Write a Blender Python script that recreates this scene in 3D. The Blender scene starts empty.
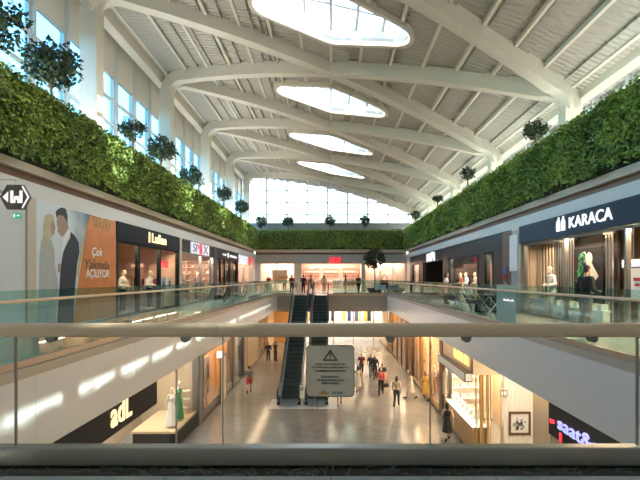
import bpy, bmesh, math, random
import numpy as np
from mathutils import Vector, Matrix
random.seed(7); rng = np.random.default_rng(7)
C = bpy.context.scene.collection
PI = math.pi
F = 470.0; CX = 331.0; CY = 278.0; EYE = 1.45; LOW = -6.0

# ------------------------------------------------------------------ materials
M = {}
def mat(name, col, rough=0.5, metal=0.0, emit=None, estr=0.0, noise=0.0, nscale=6.0, bump=0.0, bscale=40.0, spec=0.5):
    m = bpy.data.materials.new(name); m.use_nodes = True
    nt = m.node_tree; b = nt.nodes['Principled BSDF']
    b.inputs['Base Color'].default_value = (*col, 1); b.inputs['Roughness'].default_value = rough
    b.inputs['Metallic'].default_value = metal
    b.inputs['Specular IOR Level'].default_value = spec
    if emit is not None:
        b.inputs['Emission Color'].default_value = (*emit, 1); b.inputs['Emission Strength'].default_value = estr
    if noise or bump:
        tc = nt.nodes.new('ShaderNodeTexCoord')
    if noise:
        n = nt.nodes.new('ShaderNodeTexNoise'); n.inputs['Scale'].default_value = nscale; n.inputs['Detail'].default_value = 4
        r = nt.nodes.new('ShaderNodeMix'); r.data_type = 'RGBA'
        r.inputs[6].default_value = (*[c*(1-noise) for c in col], 1); r.inputs[7].default_value = (*[min(1, c*(1+noise)) for c in col], 1)
        nt.links.new(tc.outputs['Object'], n.inputs['Vector']); nt.links.new(n.outputs['Fac'], r.inputs[0]); nt.links.new(r.outputs[2], b.inputs['Base Color'])
    if bump:
        n2 = nt.nodes.new('ShaderNodeTexNoise'); n2.inputs['Scale'].default_value = bscale
        bp = nt.nodes.new('ShaderNodeBump'); bp.inputs['Strength'].default_value = bump; bp.inputs['Distance'].default_value = 0.02
        nt.links.new(tc.outputs['Object'], n2.inputs['Vector']); nt.links.new(n2.outputs['Fac'], bp.inputs['Height']); nt.links.new(bp.outputs['Normal'], b.inputs['Normal'])
    M[name] = m; return m

def glass(name, tint, refl=1.0, ior=1.45):
    m = bpy.data.materials.new(name); m.use_nodes = True; nt = m.node_tree; nt.nodes.clear()
    o = nt.nodes.new('ShaderNodeOutputMaterial'); mx = nt.nodes.new('ShaderNodeMixShader')
    t = nt.nodes.new('ShaderNodeBsdfTransparent'); t.inputs['Color'].default_value = (*tint, 1)
    g = nt.nodes.new('ShaderNodeBsdfGlossy'); g.inputs['Roughness'].default_value = 0.0; g.inputs['Color'].default_value = (0.95*refl, 0.95*refl, 0.95*refl, 1)
    f = nt.nodes.new('ShaderNodeFresnel'); ge = nt.nodes.new('ShaderNodeNewGeometry')   # same reflectance from both sides of the sheet
    io = nt.nodes.new('ShaderNodeMix'); io.data_type = 'FLOAT'; io.inputs[2].default_value = ior; io.inputs[3].default_value = 1/ior
    nt.links.new(ge.outputs['Backfacing'], io.inputs[0]); nt.links.new(io.outputs[0], f.inputs['IOR'])
    nt.links.new(f.outputs[0], mx.inputs[0]); nt.links.new(t.outputs[0], mx.inputs[1]); nt.links.new(g.outputs[0], mx.inputs[2]); nt.links.new(mx.outputs[0], o.inputs[0])
    M[name] = m; return m

def tilemat(name, col, col2, size, rough, mortar=0.004, offset=0.5, vein=0.0, w=None, h=None, ang=0.0):
    m = bpy.data.materials.new(name); m.use_nodes = True; nt = m.node_tree; b = nt.nodes['Principled BSDF']
    tc = nt.nodes.new('ShaderNodeTexCoord'); mp = nt.nodes.new('ShaderNodeMapping'); mp.inputs['Rotation'].default_value = (0, 0, ang)
    br = nt.nodes.new('ShaderNodeTexBrick'); br.offset = offset
    br.inputs['Color1'].default_value = (*col, 1); br.inputs['Color2'].default_value = (*col2, 1)
    br.inputs['Mortar'].default_value = (*[c*0.6 for c in col], 1); br.inputs['Scale'].default_value = 1.0
    br.inputs['Mortar Size'].default_value = mortar; br.inputs['Brick Width'].default_value = w or size; br.inputs['Row Height'].default_value = h or size
    n = nt.nodes.new('ShaderNodeTexNoise'); n.inputs['Scale'].default_value = 1.6; n.inputs['Detail'].default_value = 8; n.inputs['Distortion'].default_value = 1.5
    mx = nt.nodes.new('ShaderNodeMix'); mx.data_type = 'RGBA'; mx.blend_type = 'MULTIPLY'; mx.inputs[0].default_value = vein
    rp = nt.nodes.new('ShaderNodeValToRGB'); rp.color_ramp.elements[0].position = 0.35; rp.color_ramp.elements[0].color = (0.55, 0.5, 0.45, 1); rp.color_ramp.elements[1].position = 0.6
    nt.links.new(tc.outputs['Object'], mp.inputs[0]); nt.links.new(mp.outputs[0], br.inputs['Vector']); nt.links.new(tc.outputs['Object'], n.inputs['Vector'])
    nt.links.new(n.outputs['Fac'], rp.inputs[0]); nt.links.new(br.outputs['Color'], mx.inputs[6]); nt.links.new(rp.outputs[0], mx.inputs[7])
    nt.links.new(mx.outputs[2], b.inputs['Base Color']); b.inputs['Roughness'].default_value = rough
    M[name] = m; return m

def ribmat(name, col, period, axis, rough=0.5, dist=0.03, metal=0.0):
    m = mat(name, col, rough, metal); nt = m.node_tree; b = nt.nodes['Principled BSDF']
    tc = nt.nodes.new('ShaderNodeTexCoord'); w = nt.nodes.new('ShaderNodeTexWave'); w.wave_type = 'BANDS'; w.bands_direction = axis
    w.inputs['Scale'].default_value = (2*PI/20)/period; w.inputs['Distortion'].default_value = 0
    bp = nt.nodes.new('ShaderNodeBump'); bp.inputs['Distance'].default_value = dist; bp.inputs['Strength'].default_value = 0.8
    nt.links.new(tc.outputs['Object'], w.inputs['Vector']); nt.links.new(w.outputs['Fac'], bp.inputs['Height']); nt.links.new(bp.outputs['Normal'], b.inputs['Normal'])
    return m

def woodmat(name, c1, c2, rough=0.4, scale=(2, 2, 14)):
    m = bpy.data.materials.new(name); m.use_nodes = True; nt = m.node_tree; b = nt.nodes['Principled BSDF']
    tc = nt.nodes.new('ShaderNodeTexCoord'); mp = nt.nodes.new('ShaderNodeMapping'); mp.inputs['Scale'].default_value = scale
    n = nt.nodes.new('ShaderNodeTexNoise'); n.inputs['Scale'].default_value = 1.0; n.inputs['Detail'].default_value = 6
    rp = nt.nodes.new('ShaderNodeValToRGB'); rp.color_ramp.elements[0].position = 0.3; rp.color_ramp.elements[0].color = (*c1, 1); rp.color_ramp.elements[1].position = 0.7; rp.color_ramp.elements[1].color = (*c2, 1)
    nt.links.new(tc.outputs['Object'], mp.inputs[0]); nt.links.new(mp.outputs[0], n.inputs['Vector']); nt.links.new(n.outputs['Fac'], rp.inputs[0]); nt.links.new(rp.outputs[0], b.inputs['Base Color'])
    b.inputs['Roughness'].default_value = rough; M[name] = m; return m

mat('plaster_white', (0.72, 0.71, 0.68), 0.55, noise=0.03, nscale=1.0)
mat('fascia_white', (0.81, 0.81, 0.79), 0.32, noise=0.03, nscale=0.6)
mat('cream', (0.80, 0.77, 0.68), 0.5, noise=0.02, nscale=1.0)
mat('cream_panel', (0.74, 0.72, 0.67), 0.6)
ribmat('deck', (0.55, 0.53, 0.48), 0.24, 'Y', 0.42, 0.07)
mat('beige', (0.56, 0.48, 0.37), 0.6, noise=0.05)
mat('brown', (0.19, 0.10, 0.06), 0.5, noise=0.1)
mat('fascia_grey', (0.64, 0.62, 0.59), 0.45)
mat('band_grey', (0.36, 0.35, 0.32), 0.55, noise=0.04)
mat('black', (0.010, 0.011, 0.012), 0.55, spec=0.15)
mat('black_gloss', (0.01, 0.012, 0.014), 0.12)
mat('navy', (0.012, 0.034, 0.062), 0.5, noise=0.15, nscale=2, spec=0.2)
mat('dark_brown', (0.035, 0.027, 0.024), 0.5, noise=0.1, spec=0.2)
mat('charcoal', (0.05, 0.05, 0.052), 0.45)
mat('grey', (0.35, 0.36, 0.37), 0.5)
mat('light_grey', (0.60, 0.61, 0.61), 0.5)
mat('white', (0.85, 0.85, 0.83), 0.45)
mat('steel', (0.62, 0.62, 0.60), 0.28, 0.9)
mat('steel_dark', (0.26, 0.26, 0.25), 0.35, 0.7)
mat('shoe_metal', (0.42, 0.39, 0.34), 0.32, 0.75, noise=0.05, nscale=3)
mat('bronze', (0.80, 0.59, 0.39), 0.4, 0.0, noise=0.04, nscale=2)
mat('gold', (0.75, 0.52, 0.22), 0.25, 0.9)
mat('frame_white', (0.78, 0.80, 0.80), 0.4)
mat('mullion', (0.62, 0.66, 0.67), 0.4)
mat('hedge_backing', (0.03, 0.045, 0.02), 0.9, noise=0.3, nscale=8)  # dark green backing that shows through gaps between the leaves
mat('soil', (0.05, 0.035, 0.02), 0.9)
mat('bark', (0.16, 0.10, 0.06), 0.85, noise=0.2, nscale=20)
mat('terracotta', (0.30, 0.28, 0.26), 0.7)
tilemat('floor_up', (0.52, 0.52, 0.51), (0.48, 0.48, 0.47), 1.2, 0.22, 0.006, 0.0, 0.15)
tilemat('floor_low', (0.29, 0.285, 0.27), (0.26, 0.255, 0.24), 1.0, 0.14, 0.008, 0.5, 0.35, w=2.4, h=1.2, ang=math.radians(28))
tilemat('marble_dark', (0.016, 0.018, 0.018), (0.012, 0.013, 0.014), 1.0, 0.18, 0.004, 0.0, 0.0)
def marble_veins(m):
    nt = m.node_tree; b = nt.nodes['Principled BSDF']
    tc = nt.nodes.new('ShaderNodeTexCoord'); n = nt.nodes.new('ShaderNodeTexNoise'); n.inputs['Scale'].default_value = 2.5; n.inputs['Detail'].default_value = 10; n.inputs['Distortion'].default_value = 2.5
    rp = nt.nodes.new('ShaderNodeValToRGB'); e = rp.color_ramp.elements
    e[0].position = 0.46; e[0].color = (0.016, 0.019, 0.018, 1); e[1].position = 0.5; e[1].color = (0.12, 0.13, 0.12, 1)
    k = e.new(0.54); k.color = (0.016, 0.019, 0.018, 1)
    nt.links.new(tc.outputs['Object'], n.inputs['Vector']); nt.links.new(n.outputs['Fac'], rp.inputs[0]); nt.links.new(rp.outputs[0], b.inputs['Base Color'])
marble_veins(M['marble_dark'])
mat('marble_green', (0.018, 0.032, 0.032), 0.4, noise=0.4, nscale=3, spec=0.25)
ribmat('ribbed_white', (0.78, 0.74, 0.67), 0.16, 'X', 0.5, 0.02)
ribmat('ribbed_white_y', (0.78, 0.74, 0.67), 0.16, 'Y', 0.5, 0.02)
woodmat('oak', (0.45, 0.25, 0.09), (0.58, 0.34, 0.14), 0.4, (1.5, 1.5, 18))
woodmat('walnut', (0.09, 0.045, 0.02), (0.14, 0.07, 0.035), 0.4, (2, 2, 14))
mat('wall_pink', (0.72, 0.53, 0.43), 0.6, noise=0.03)
mat('wall_warm', (0.70, 0.52, 0.32), 0.6, noise=0.03)
mat('wall_tan', (0.58, 0.46, 0.32), 0.6, noise=0.03)
mat('wall_orange', (0.66, 0.36, 0.12), 0.6, noise=0.05)
mat('wall_dim', (0.16, 0.115, 0.09), 0.6, noise=0.05)
mat('wall_white', (0.80, 0.77, 0.72), 0.55)
mat('letter_gold', (0.9, 0.6, 0.25), 0.4, emit=(1.0, 0.74, 0.36), estr=0.36)
mat('letter_orange', (0.9, 0.45, 0.15), 0.4, emit=(1.0, 0.50, 0.20), estr=0.32)
mat('letter_white', (0.7, 0.7, 0.7), 0.4, emit=(1, 0.98, 0.95), estr=0.2)
mat('letter_blue', (0.4, 0.4, 0.9), 0.4, emit=(0.30, 0.33, 1.0), estr=0.3)
mat('letter_red', (0.8, 0.05, 0.05), 0.4, emit=(1.0, 0.03, 0.06), estr=0.28)
mat('panel_lit', (0.8, 0.85, 0.9), 0.4, emit=(0.75, 0.85, 1.0), estr=0.1)
mat('lamp_warm', (1, 1, 1), 0.4, emit=(1.0, 0.82, 0.58), estr=3)
mat('lamp_white', (1, 1, 1), 0.4, emit=(1.0, 0.95, 0.88), estr=1.5)
mat('led', (1, 1, 1), 0.4, emit=(1.0, 0.92, 0.74), estr=0.38)
mat('lightbox', (1, 1, 1), 0.4, emit=(1.0, 0.93, 0.80), estr=0.2)
mat('ink', (0.02, 0.02, 0.02), 0.6)
mat('board', (0.80, 0.69, 0.55), 0.45)
mat('board_grey', (0.22, 0.20, 0.18), 0.5)
mat('logo_orange', (0.65, 0.35, 0.05), 0.5)
mat('green_exit', (0.03, 0.35, 0.22), 0.4, emit=(0.05, 0.5, 0.3), estr=0.12)
mat('teal_panel', (0.26, 0.46, 0.42), 0.2)
mat('rubber', (0.015, 0.015, 0.016), 0.5)
mat('step_dark', (0.045, 0.07, 0.068), 0.45, 0.3)
mat('step_line', (0.10, 0.13, 0.12), 0.4, 0.4)
mat('balustrade', (0.52, 0.60, 0.60), 0.2, 0.1)
mat('mannequin_skin', (0.70, 0.56, 0.42), 0.4)
mat('mannequin_white', (0.80, 0.77, 0.72), 0.4)
glass('glass_clear', (0.97, 0.985, 0.98))
glass('glass_shop', (0.97, 0.98, 0.98), 0.4, 1.3)
glass('glass_rail', (0.72, 0.89, 0.86), 1.0, 1.5)
glass('glass_near', (0.975, 0.985, 0.98), 0.7, 1.4)
glass('glass_window', (0.52, 0.78, 0.88))
glass('glass_roof', (0.52, 0.58, 0.61))
glass('glass_far', (0.56, 0.61, 0.62))
LEAFCOL = [(0.115, 0.19, 0.028), (0.17, 0.265, 0.042), (0.25, 0.345, 0.06), (0.34, 0.43, 0.07), (0.50, 0.42, 0.04), (0.035, 0.075, 0.016)]
for i, c in enumerate(LEAFCOL): mat('leaf%d' % i, c, 0.55)
for i, c in enumerate([(0.02, 0.045, 0.022), (0.035, 0.07, 0.03), (0.06, 0.10, 0.045)]): mat('olive%d' % i, c, 0.55)
for i, c in enumerate([(0.03, 0.028, 0.02), (0.05, 0.042, 0.025)]): mat('darkleaf%d' % i, c, 0.6)
# a smooth painted picture for the wedding poster: smoky blue over pale grey
def postermat():
    m = bpy.data.materials.new('poster_sky'); m.use_nodes = True; nt = m.node_tree; b = nt.nodes['Principled BSDF']
    tc = nt.nodes.new('ShaderNodeTexCoord'); sp = nt.nodes.new('ShaderNodeSeparateXYZ'); n = nt.nodes.new('ShaderNodeTexNoise'); n.inputs['Scale'].default_value = 0.9; n.inputs['Detail'].default_value = 3
    a = nt.nodes.new('ShaderNodeMath'); a.operation = 'MULTIPLY_ADD'; a.inputs[1].default_value = 0.30; a.inputs[2].default_value = -0.05
    s = nt.nodes.new('ShaderNodeMath'); s.operation = 'ADD'; z = nt.nodes.new('ShaderNodeMath'); z.operation = 'MULTIPLY_ADD'; z.inputs[1].default_value = 0.20; z.inputs[2].default_value = -0.35
    s2 = nt.nodes.new('ShaderNodeMath'); s2.operation = 'ADD'
    rp = nt.nodes.new('ShaderNodeValToRGB'); e = rp.color_ramp.elements; e[0].position = 0.45; e[0].color = (0.62, 0.68, 0.70, 1); e[1].position = 1.0; e[1].color = (0.07, 0.12, 0.19, 1)
    nt.links.new(tc.outputs['Object'], sp.inputs[0]); nt.links.new(tc.outputs['Object'], n.inputs['Vector'])
    nt.links.new(sp.outputs['Y'], a.inputs[0]); nt.links.new(sp.outputs['Z'], z.inputs[0]); nt.links.new(a.outputs[0], s.inputs[0]); nt.links.new(z.outputs[0], s.inputs[1])
    nt.links.new(s.outputs[0], s2.inputs[0]); nt.links.new(n.outputs['Fac'], s2.inputs[1]); nt.links.new(s2.outputs[0], rp.inputs[0]); nt.links.new(rp.outputs[0], b.inputs['Base Color'])
    b.inputs['Roughness'].default_value = 0.35; M['poster_sky'] = m
postermat()
mat('poster_orange', (0.62, 0.20, 0.045), 0.35, noise=0.3, nscale=1.8)
mat('poster_gold', (0.60, 0.45, 0.20), 0.35)
mat('poster_hair', (0.50, 0.42, 0.27), 0.5, noise=0.3, nscale=5)
mat('poster_dark_hair', (0.035, 0.028, 0.025), 0.5)
mat('poster_face', (0.40, 0.26, 0.19), 0.5)
mat('poster_dress', (0.42, 0.42, 0.41), 0.5, noise=0.15, nscale=4)
mat('poster_suit', (0.016, 0.024, 0.042), 0.5)
mat('poster_white', (0.75, 0.77, 0.78), 0.5)
def col(name):   # cloth colours made on demand
    return M[name]
CLOTH = dict(grey=(0.16, 0.16, 0.17), red=(0.45, 0.035, 0.03), black=(0.014, 0.014, 0.016), beige=(0.55, 0.46, 0.33), denim=(0.04, 0.055, 0.09), white=(0.75, 0.73, 0.70), yellow=(0.70, 0.47, 0.05),
    green=(0.03, 0.30, 0.12), dkgreen=(0.03, 0.06, 0.045), coral=(0.62, 0.13, 0.10), pale=(0.66, 0.60, 0.52), blue=(0.10, 0.17, 0.33), pink=(0.60, 0.35, 0.30), rust=(0.35, 0.12, 0.05), navy=(0.02, 0.03, 0.06), tan=(0.45, 0.32, 0.18), lilac=(0.42, 0.36, 0.48), orange=(0.62, 0.30, 0.06), khaki=(0.28, 0.25, 0.15), ice=(0.55, 0.64, 0.70), maroon=(0.20, 0.03, 0.04), cream=(0.72, 0.66, 0.55))
for k, c in CLOTH.items(): mat('cloth_' + k, c, 0.8, noise=0.08, nscale=15)
mat('skin_a', (0.50, 0.30, 0.20), 0.5); mat('skin_b', (0.60, 0.39, 0.28), 0.5)
mat('hair_dark', (0.02, 0.014, 0.01), 0.5); mat('hair_brown', (0.07, 0.04, 0.022), 0.5); mat('lip', (0.35, 0.12, 0.10), 0.5); mat('eye', (0.02, 0.015, 0.012), 0.3)

# ------------------------------------------------------------------ mesh builder
class MB:
    def __init__(s): s.v = []; s.f = []; s.m = []
    def face(s, pts, m=0):
        b = len(s.v); s.v.extend([tuple(p) for p in pts]); s.f.append(tuple(range(b, b+len(pts)))); s.m.append(m)
    def box(s, x0, x1, y0, y1, z0, z1, m=0):
        if x0 > x1: x0, x1 = x1, x0
        if y0 > y1: y0, y1 = y1, y0
        if z0 > z1: z0, z1 = z1, z0
        b = len(s.v)
        s.v += [(x0,y0,z0),(x1,y0,z0),(x1,y1,z0),(x0,y1,z0),(x0,y0,z1),(x1,y0,z1),(x1,y1,z1),(x0,y1,z1)]
        for q in ((0,3,2,1),(4,5,6,7),(0,1,5,4),(1,2,6,5),(2,3,7,6),(3,0,4,7)): s.f.append(tuple(b+i for i in q)); s.m.append(m)
        return s
    def rings(s, rs, m=0, cap0=True, cap1=True, closed=False):
        n = len(rs[0]); b = len(s.v)
        for r in rs: s.v.extend([tuple(p) for p in r])
        k = len(rs)
        for i in range(k if closed else k-1):
            i2 = (i+1) % k
            for j in range(n):
                j2 = (j+1) % n
                s.f.append((b+i*n+j, b+i*n+j2, b+i2*n+j2, b+i2*n+j)); s.m.append(m)
        if not closed:
            if cap0: s.f.append(tuple(b+j for j in reversed(range(n)))); s.m.append(m)
            if cap1: s.f.append(tuple(b+(k-1)*n+j for j in range(n))); s.m.append(m)
        return s
    def tube(s, path, r, n=8, m=0):
        P = [Vector(p) for p in path]; rs = []
        rad = r if isinstance(r, (list, tuple)) else [r]*len(P)
        t0 = (P[1]-P[0]).normalized(); ref = Vector((0,0,1)) if abs(t0.z) < 0.9 else Vector((0,1,0))
        for i, p in enumerate(P):
            t = (P[min(i+1, len(P)-1)] - P[max(i-1, 0)]).normalized()
            a = t.cross(ref)
            if a.length < 1e-4: a = t.cross(Vector((1,0,0)))
            a.normalize(); c = a.cross(t).normalized()
            rs.append([p + a*math.cos(q)*rad[i] + c*math.sin(q)*rad[i] for q in [2*PI*j/n for j in range(n)]])
        return s.rings(rs, m)
    def lathe(s, prof, c=(0,0,0), n=16, m=0):
        rs = [[(c[0]+r*math.cos(2*PI*j/n), c[1]+r*math.sin(2*PI*j/n), c[2]+z) for j in range(n)] for r, z in prof]
        return s.rings(rs, m)
    def ell(s, c, rx, ry, rz, nu=12, nv=8, m=0):
        prof = [(math.sin(PI*i/nv), -math.cos(PI*i/nv)) for i in range(nv+1)]
        rs = [[(c[0]+rx*max(r, 1e-3)*math.cos(2*PI*j/nu), c[1]+ry*max(r, 1e-3)*math.sin(2*PI*j/nu), c[2]+rz*z) for j in range(nu)] for r, z in prof]
        return s.rings(rs, m)
    def cap(s, p0, r0, p1, r1, n=10, m=0, ends=True):
        s.tube([p0, p1], [r0, r1], n, m)
        if ends: s.ell(p0, r0, r0, r0, n, 6, m); s.ell(p1, r1, r1, r1, n, 6, m)
        return s
    def prism(s, pts, d, m=0):           # polygon of 3-D points pushed by vector d
        d = Vector(d); a = [Vector(p) for p in pts]; b = [p + d for p in a]
        return s.rings([a, b], m)
    def text(s, string, o, xd, up, width, height, depth=0.02, m=0, weight=0.0, shear=0.0):
        cu = bpy.data.curves.new('t', 'FONT'); cu.body = string; cu.extrude = 0.02; cu.offset = weight; cu.shear = shear; cu.resolution_u = 3
        ob = bpy.data.objects.new('t', cu); C.objects.link(ob)
        dg = bpy.context.evaluated_depsgraph_get(); me = ob.evaluated_get(dg).to_mesh()
        vs = np.array([v.co[:] for v in me.vertices]); fs = [tuple(p.vertices) for p in me.polygons]
        ob.evaluated_get(dg).to_mesh_clear(); bpy.data.objects.remove(ob); bpy.data.curves.remove(cu)
        lo = vs.min(0); hi = vs.max(0); sc = (hi-lo); sx = width/sc[0]; sy = (height/sc[1]) if height else sx
        xd = np.array(Vector(xd).normalized()); up = np.array(Vector(up).normalized()); nz = np.cross(xd, up)
        p = np.array(o) + np.outer((vs[:,0]-lo[0])*sx, xd) + np.outer((vs[:,1]-lo[1])*sy, up) + np.outer((vs[:,2]-lo[2])/sc[2]*depth, nz)
        b = len(s.v); s.v += [tuple(q) for q in p]; s.f += [tuple(b+i for i in f) for f in fs]; s.m += [m]*len(fs)
        return s
    def mesh(s, name, mats, off=(0,0,0), smooth=False):
        me = bpy.data.meshes.new(name)
        me.from_pydata([(x-off[0], y-off[1], z-off[2]) for x, y, z in s.v], [], s.f)
        for k in (mats if isinstance(mats, (list, tuple)) else [mats]): me.materials.append(M[k] if isinstance(k, str) else k)
        me.polygons.foreach_set('material_index', s.m)
        bm = bmesh.new(); bm.from_mesh(me); bmesh.ops.recalc_face_normals(bm, faces=bm.faces); bm.to_mesh(me); bm.free()
        if smooth: me.polygons.foreach_set('use_smooth', [True]*len(me.polygons))
        return me
    def build(s, name, mats, parent=None, smooth=False, bevel=0, origin=None):
        if parent is None:
            a = np.array(s.v); off = origin or (float((a[:,0].min()+a[:,0].max())/2), float((a[:,1].min()+a[:,1].max())/2), float(a[:,2].min()))
        else: off = tuple(woff(parent))
        ob = bpy.data.objects.new(name, s.mesh(name, mats, off, smooth)); C.objects.link(ob)
        if parent is None: ob.location = off
        else: ob.parent = parent
        if bevel:
            b = ob.modifiers.new('bevel', 'BEVEL'); b.width = bevel; b.segments = 2; b.limit_method = 'ANGLE'
        if smooth == 'auto':
            pass
        return ob
def woff(o):
    v = Vector((0,0,0))
    while o is not None: v += o.location; o = o.parent
    return v
def B(*a): return MB().box(*a)
def tag(o, label, cat, group=None, kind=None):
    o['label'] = label; o['category'] = cat
    if group: o['group'] = group
    if kind: o['kind'] = kind
    return o
def thing(name, loc, label, cat, group=None, rz=0):
    o = bpy.data.objects.new(name, None); C.objects.link(o); o.location = loc; o.rotation_euler.z = rz; o.empty_display_size = 0.2
    return tag(o, label, cat, group)
def struct(mb, name, mats, label=None, cat=None, **k):
    o = mb.build(name, mats, **k); o['kind'] = 'structure'
    if label: o['label'] = label; o['category'] = cat
    return o
def dup(root, loc, rz=None, label=None, group=None, scale=None, mats=None):
    r = root.copy(); C.objects.link(r); r.location = loc
    if rz is not None: r.rotation_euler.z = rz
    if scale: r.scale = (scale,)*3 if not isinstance(scale, tuple) else scale
    if label: r['label'] = label
    if group: r['group'] = group
    def rec(src, dst):
        for ch in list(src.children):
            c = ch.copy(); C.objects.link(c); c.parent = dst; rec(ch, c)
    rec(root, r); return r
def remat(o, name):                      # give one object its own material on shared mesh data
    for sl in o.material_slots: sl.link = 'OBJECT'; sl.material = M[name]
def yz(px, py, X):                       # where a photo point meets the plane x = X
    Y = X*F/(px-CX); return Y, EYE - (py-CY)*Y/F
def pt(px, py, Y): return ((px-CX)*Y/F, Y, EYE-(py-CY)*Y/F)
def area(loc, rot, sx, sy, power, colr, name='shop_or_fill_light'):
    l = bpy.data.lights.new(name, 'AREA'); l.shape = 'RECTANGLE'; l.size = sx; l.size_y = sy; l.energy = power; l.color = colr
    o = bpy.data.objects.new(name, l); C.objects.link(o); o.location = loc; o.rotation_euler = rot; return o
# ------------------------------------------------------------------ the building
XL, XR = -4.9, 5.1            # edges of the opening in the upper floor
SL, SR = -7.9, 7.9            # upper shop fronts
LL, LR = -6.65, 5.95          # lower shop fronts
YN, YF = 3.8, 42.6            # near and far edge of the opening
YW = 49.0                     # far shop front
YE = 51.2                     # far glazed wall
YB = -3.6                     # wall behind the viewer
BX = 9.8                      # outer walls above the terraces
# floors
def slab(name, x0, x1, y0, y1):
    struct(B(x0, x1, y0, y1, -0.06, 0.0), 'floor', 'floor_up')
    struct(B(x0, x1, y0, y1, -1.45, -0.062), 'ceiling', 'plaster_white')
slab('left', -12, XL-0.25, YN, YF); slab('right', XR+0.25, 12, YN, YF); slab('far', -12, 12, YF+0.25, 56)
struct(B(-12, 12, YB, YN-0.36, -0.06, 0.0), 'floor', 'floor_up'); struct(B(-12, 12, YB, YN-0.36, -1.45, -0.062), 'ceiling', 'plaster_white')
struct(B(-12, 12, YN-0.36, YN, -0.06, 0.002), 'trim_1', 'marble_dark'); struct(B(-12, 12, YN-0.36, YN, -1.45, -0.062), 'trim_2', 'fascia_white')
# slab edges: stone lip and the white fascia under it
n = 3
for (x0, x1, y0, y1) in ((XL-0.25, XL, YN, YF), (XR, XR+0.25, YN, YF)):
    struct(B(x0, x1, y0, y1, -0.16, 0.001), 'trim_%d' % n, 'beige'); n += 1
    yy = y0
    while yy < y1-0.1:                    # fascia panels with real open joints
        ye = min(yy+4.0, y1)
        struct(B(x0+(0.03 if x0 < 0 else 0), x1-(0 if x0 < 0 else 0.03), yy+0.006, ye-0.006, -1.45, -0.162), 'trim_%d' % n, 'fascia_white'); yy = ye
    n += 1
struct(B(XL, XR, YF, YF+0.25, -0.16, 0.001), 'trim_%d' % n, 'beige'); n += 1
for k in range(3):
    w = (XR-XL)/3
    struct(B(XL+k*w+0.006, XL+(k+1)*w-0.006, YF+0.03, YF+0.25, -1.6, -0.162), 'trim_%d' % n, 'band_grey')
n += 1
struct(B(-14, 14, -2, 58, LOW-0.2, LOW), 'floor', 'floor_low')
struct(B(-14, 14, -2.2, -2, LOW, 0), 'wall_near', 'wall_tan')
struct(B(-14, 14, 57.8, 58, LOW, -1.4), 'wall_far', 'wall_tan')
struct(B(-14, -13.8, -2, 58, LOW, -1.4), 'wall_left', 'wall_tan'); struct(B(13.8, 14, -2, 58, LOW, -1.4), 'wall_right', 'wall_tan')
struct(B(-12.2, 12.2, YB-0.2, YB, -0.1, 14), 'wall_back', 'cream')
# bulkhead over the upper shops (both sides and far end)
for s in (-1, 1):
    X = 7.9*s
    struct(B(X, X+0.6*s, YB, YW, 3.56, 3.98), 'trim_%d' % n, 'fascia_grey'); n += 1
    struct(B(X+0.12*s, X+0.6*s, YB, YW, 3.98, 4.2), 'trim_%d' % n, 'brown'); n += 1
    struct(B(X-0.05*s, X+0.6*s, YB, YW, 4.2, 4.42), 'trim_%d' % n, 'beige'); n += 1
    struct(B(X+0.0*s, X+0.22*s, YB, YW, 4.42, 6.05), 'wall_left' if s < 0 else 'wall_right', 'hedge_backing')
    struct(B(X+0.22*s, BX*s+0.2*s, YB, YE, 5.85, 6.0), 'ceiling', 'plaster_white')
    struct(B(X, 12*s, YB, 56, 3.5, 3.56), 'ceiling', 'plaster_white')
    struct(B(12*s, 12.2*s, YB, 56, -1.4, 3.6), 'wall_left' if s < 0 else 'wall_right', 'wall_tan')
struct(B(-7.9, 7.9, YW, YW+0.5, 2.95, 3.6), 'trim_%d' % n, 'band_grey'); n += 1
struct(B(-7.9, 7.9, YW+0.0, YW+0.5, 3.6, 3.9), 'trim_%d' % n, 'band_grey'); n += 1
struct(B(-7.9, 7.9, YW+0.12, YW+0.5, 3.9, 4.1), 'trim_%d' % n, 'brown'); n += 1
struct(B(-7.9, 7.9, YW-0.05, YW+0.5, 4.1, 4.42), 'trim_%d' % n, 'beige'); n += 1
struct(B(-7.9, 7.9, YW, YW+0.4, 4.42, 6.15), 'wall_far', 'hedge_backing')
struct(B(-8.3, 8.3, YW+0.4, YE+0.3, 5.85, 6.0), 'ceiling', 'plaster_white')
struct(B(-12, 12, YW+0.5, 56, 3.5, 3.56), 'ceiling', 'plaster_white')
struct(B(-12, 12, 55.8, 56, -1.4, 3.6), 'wall_far', 'wall_dim')

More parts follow.
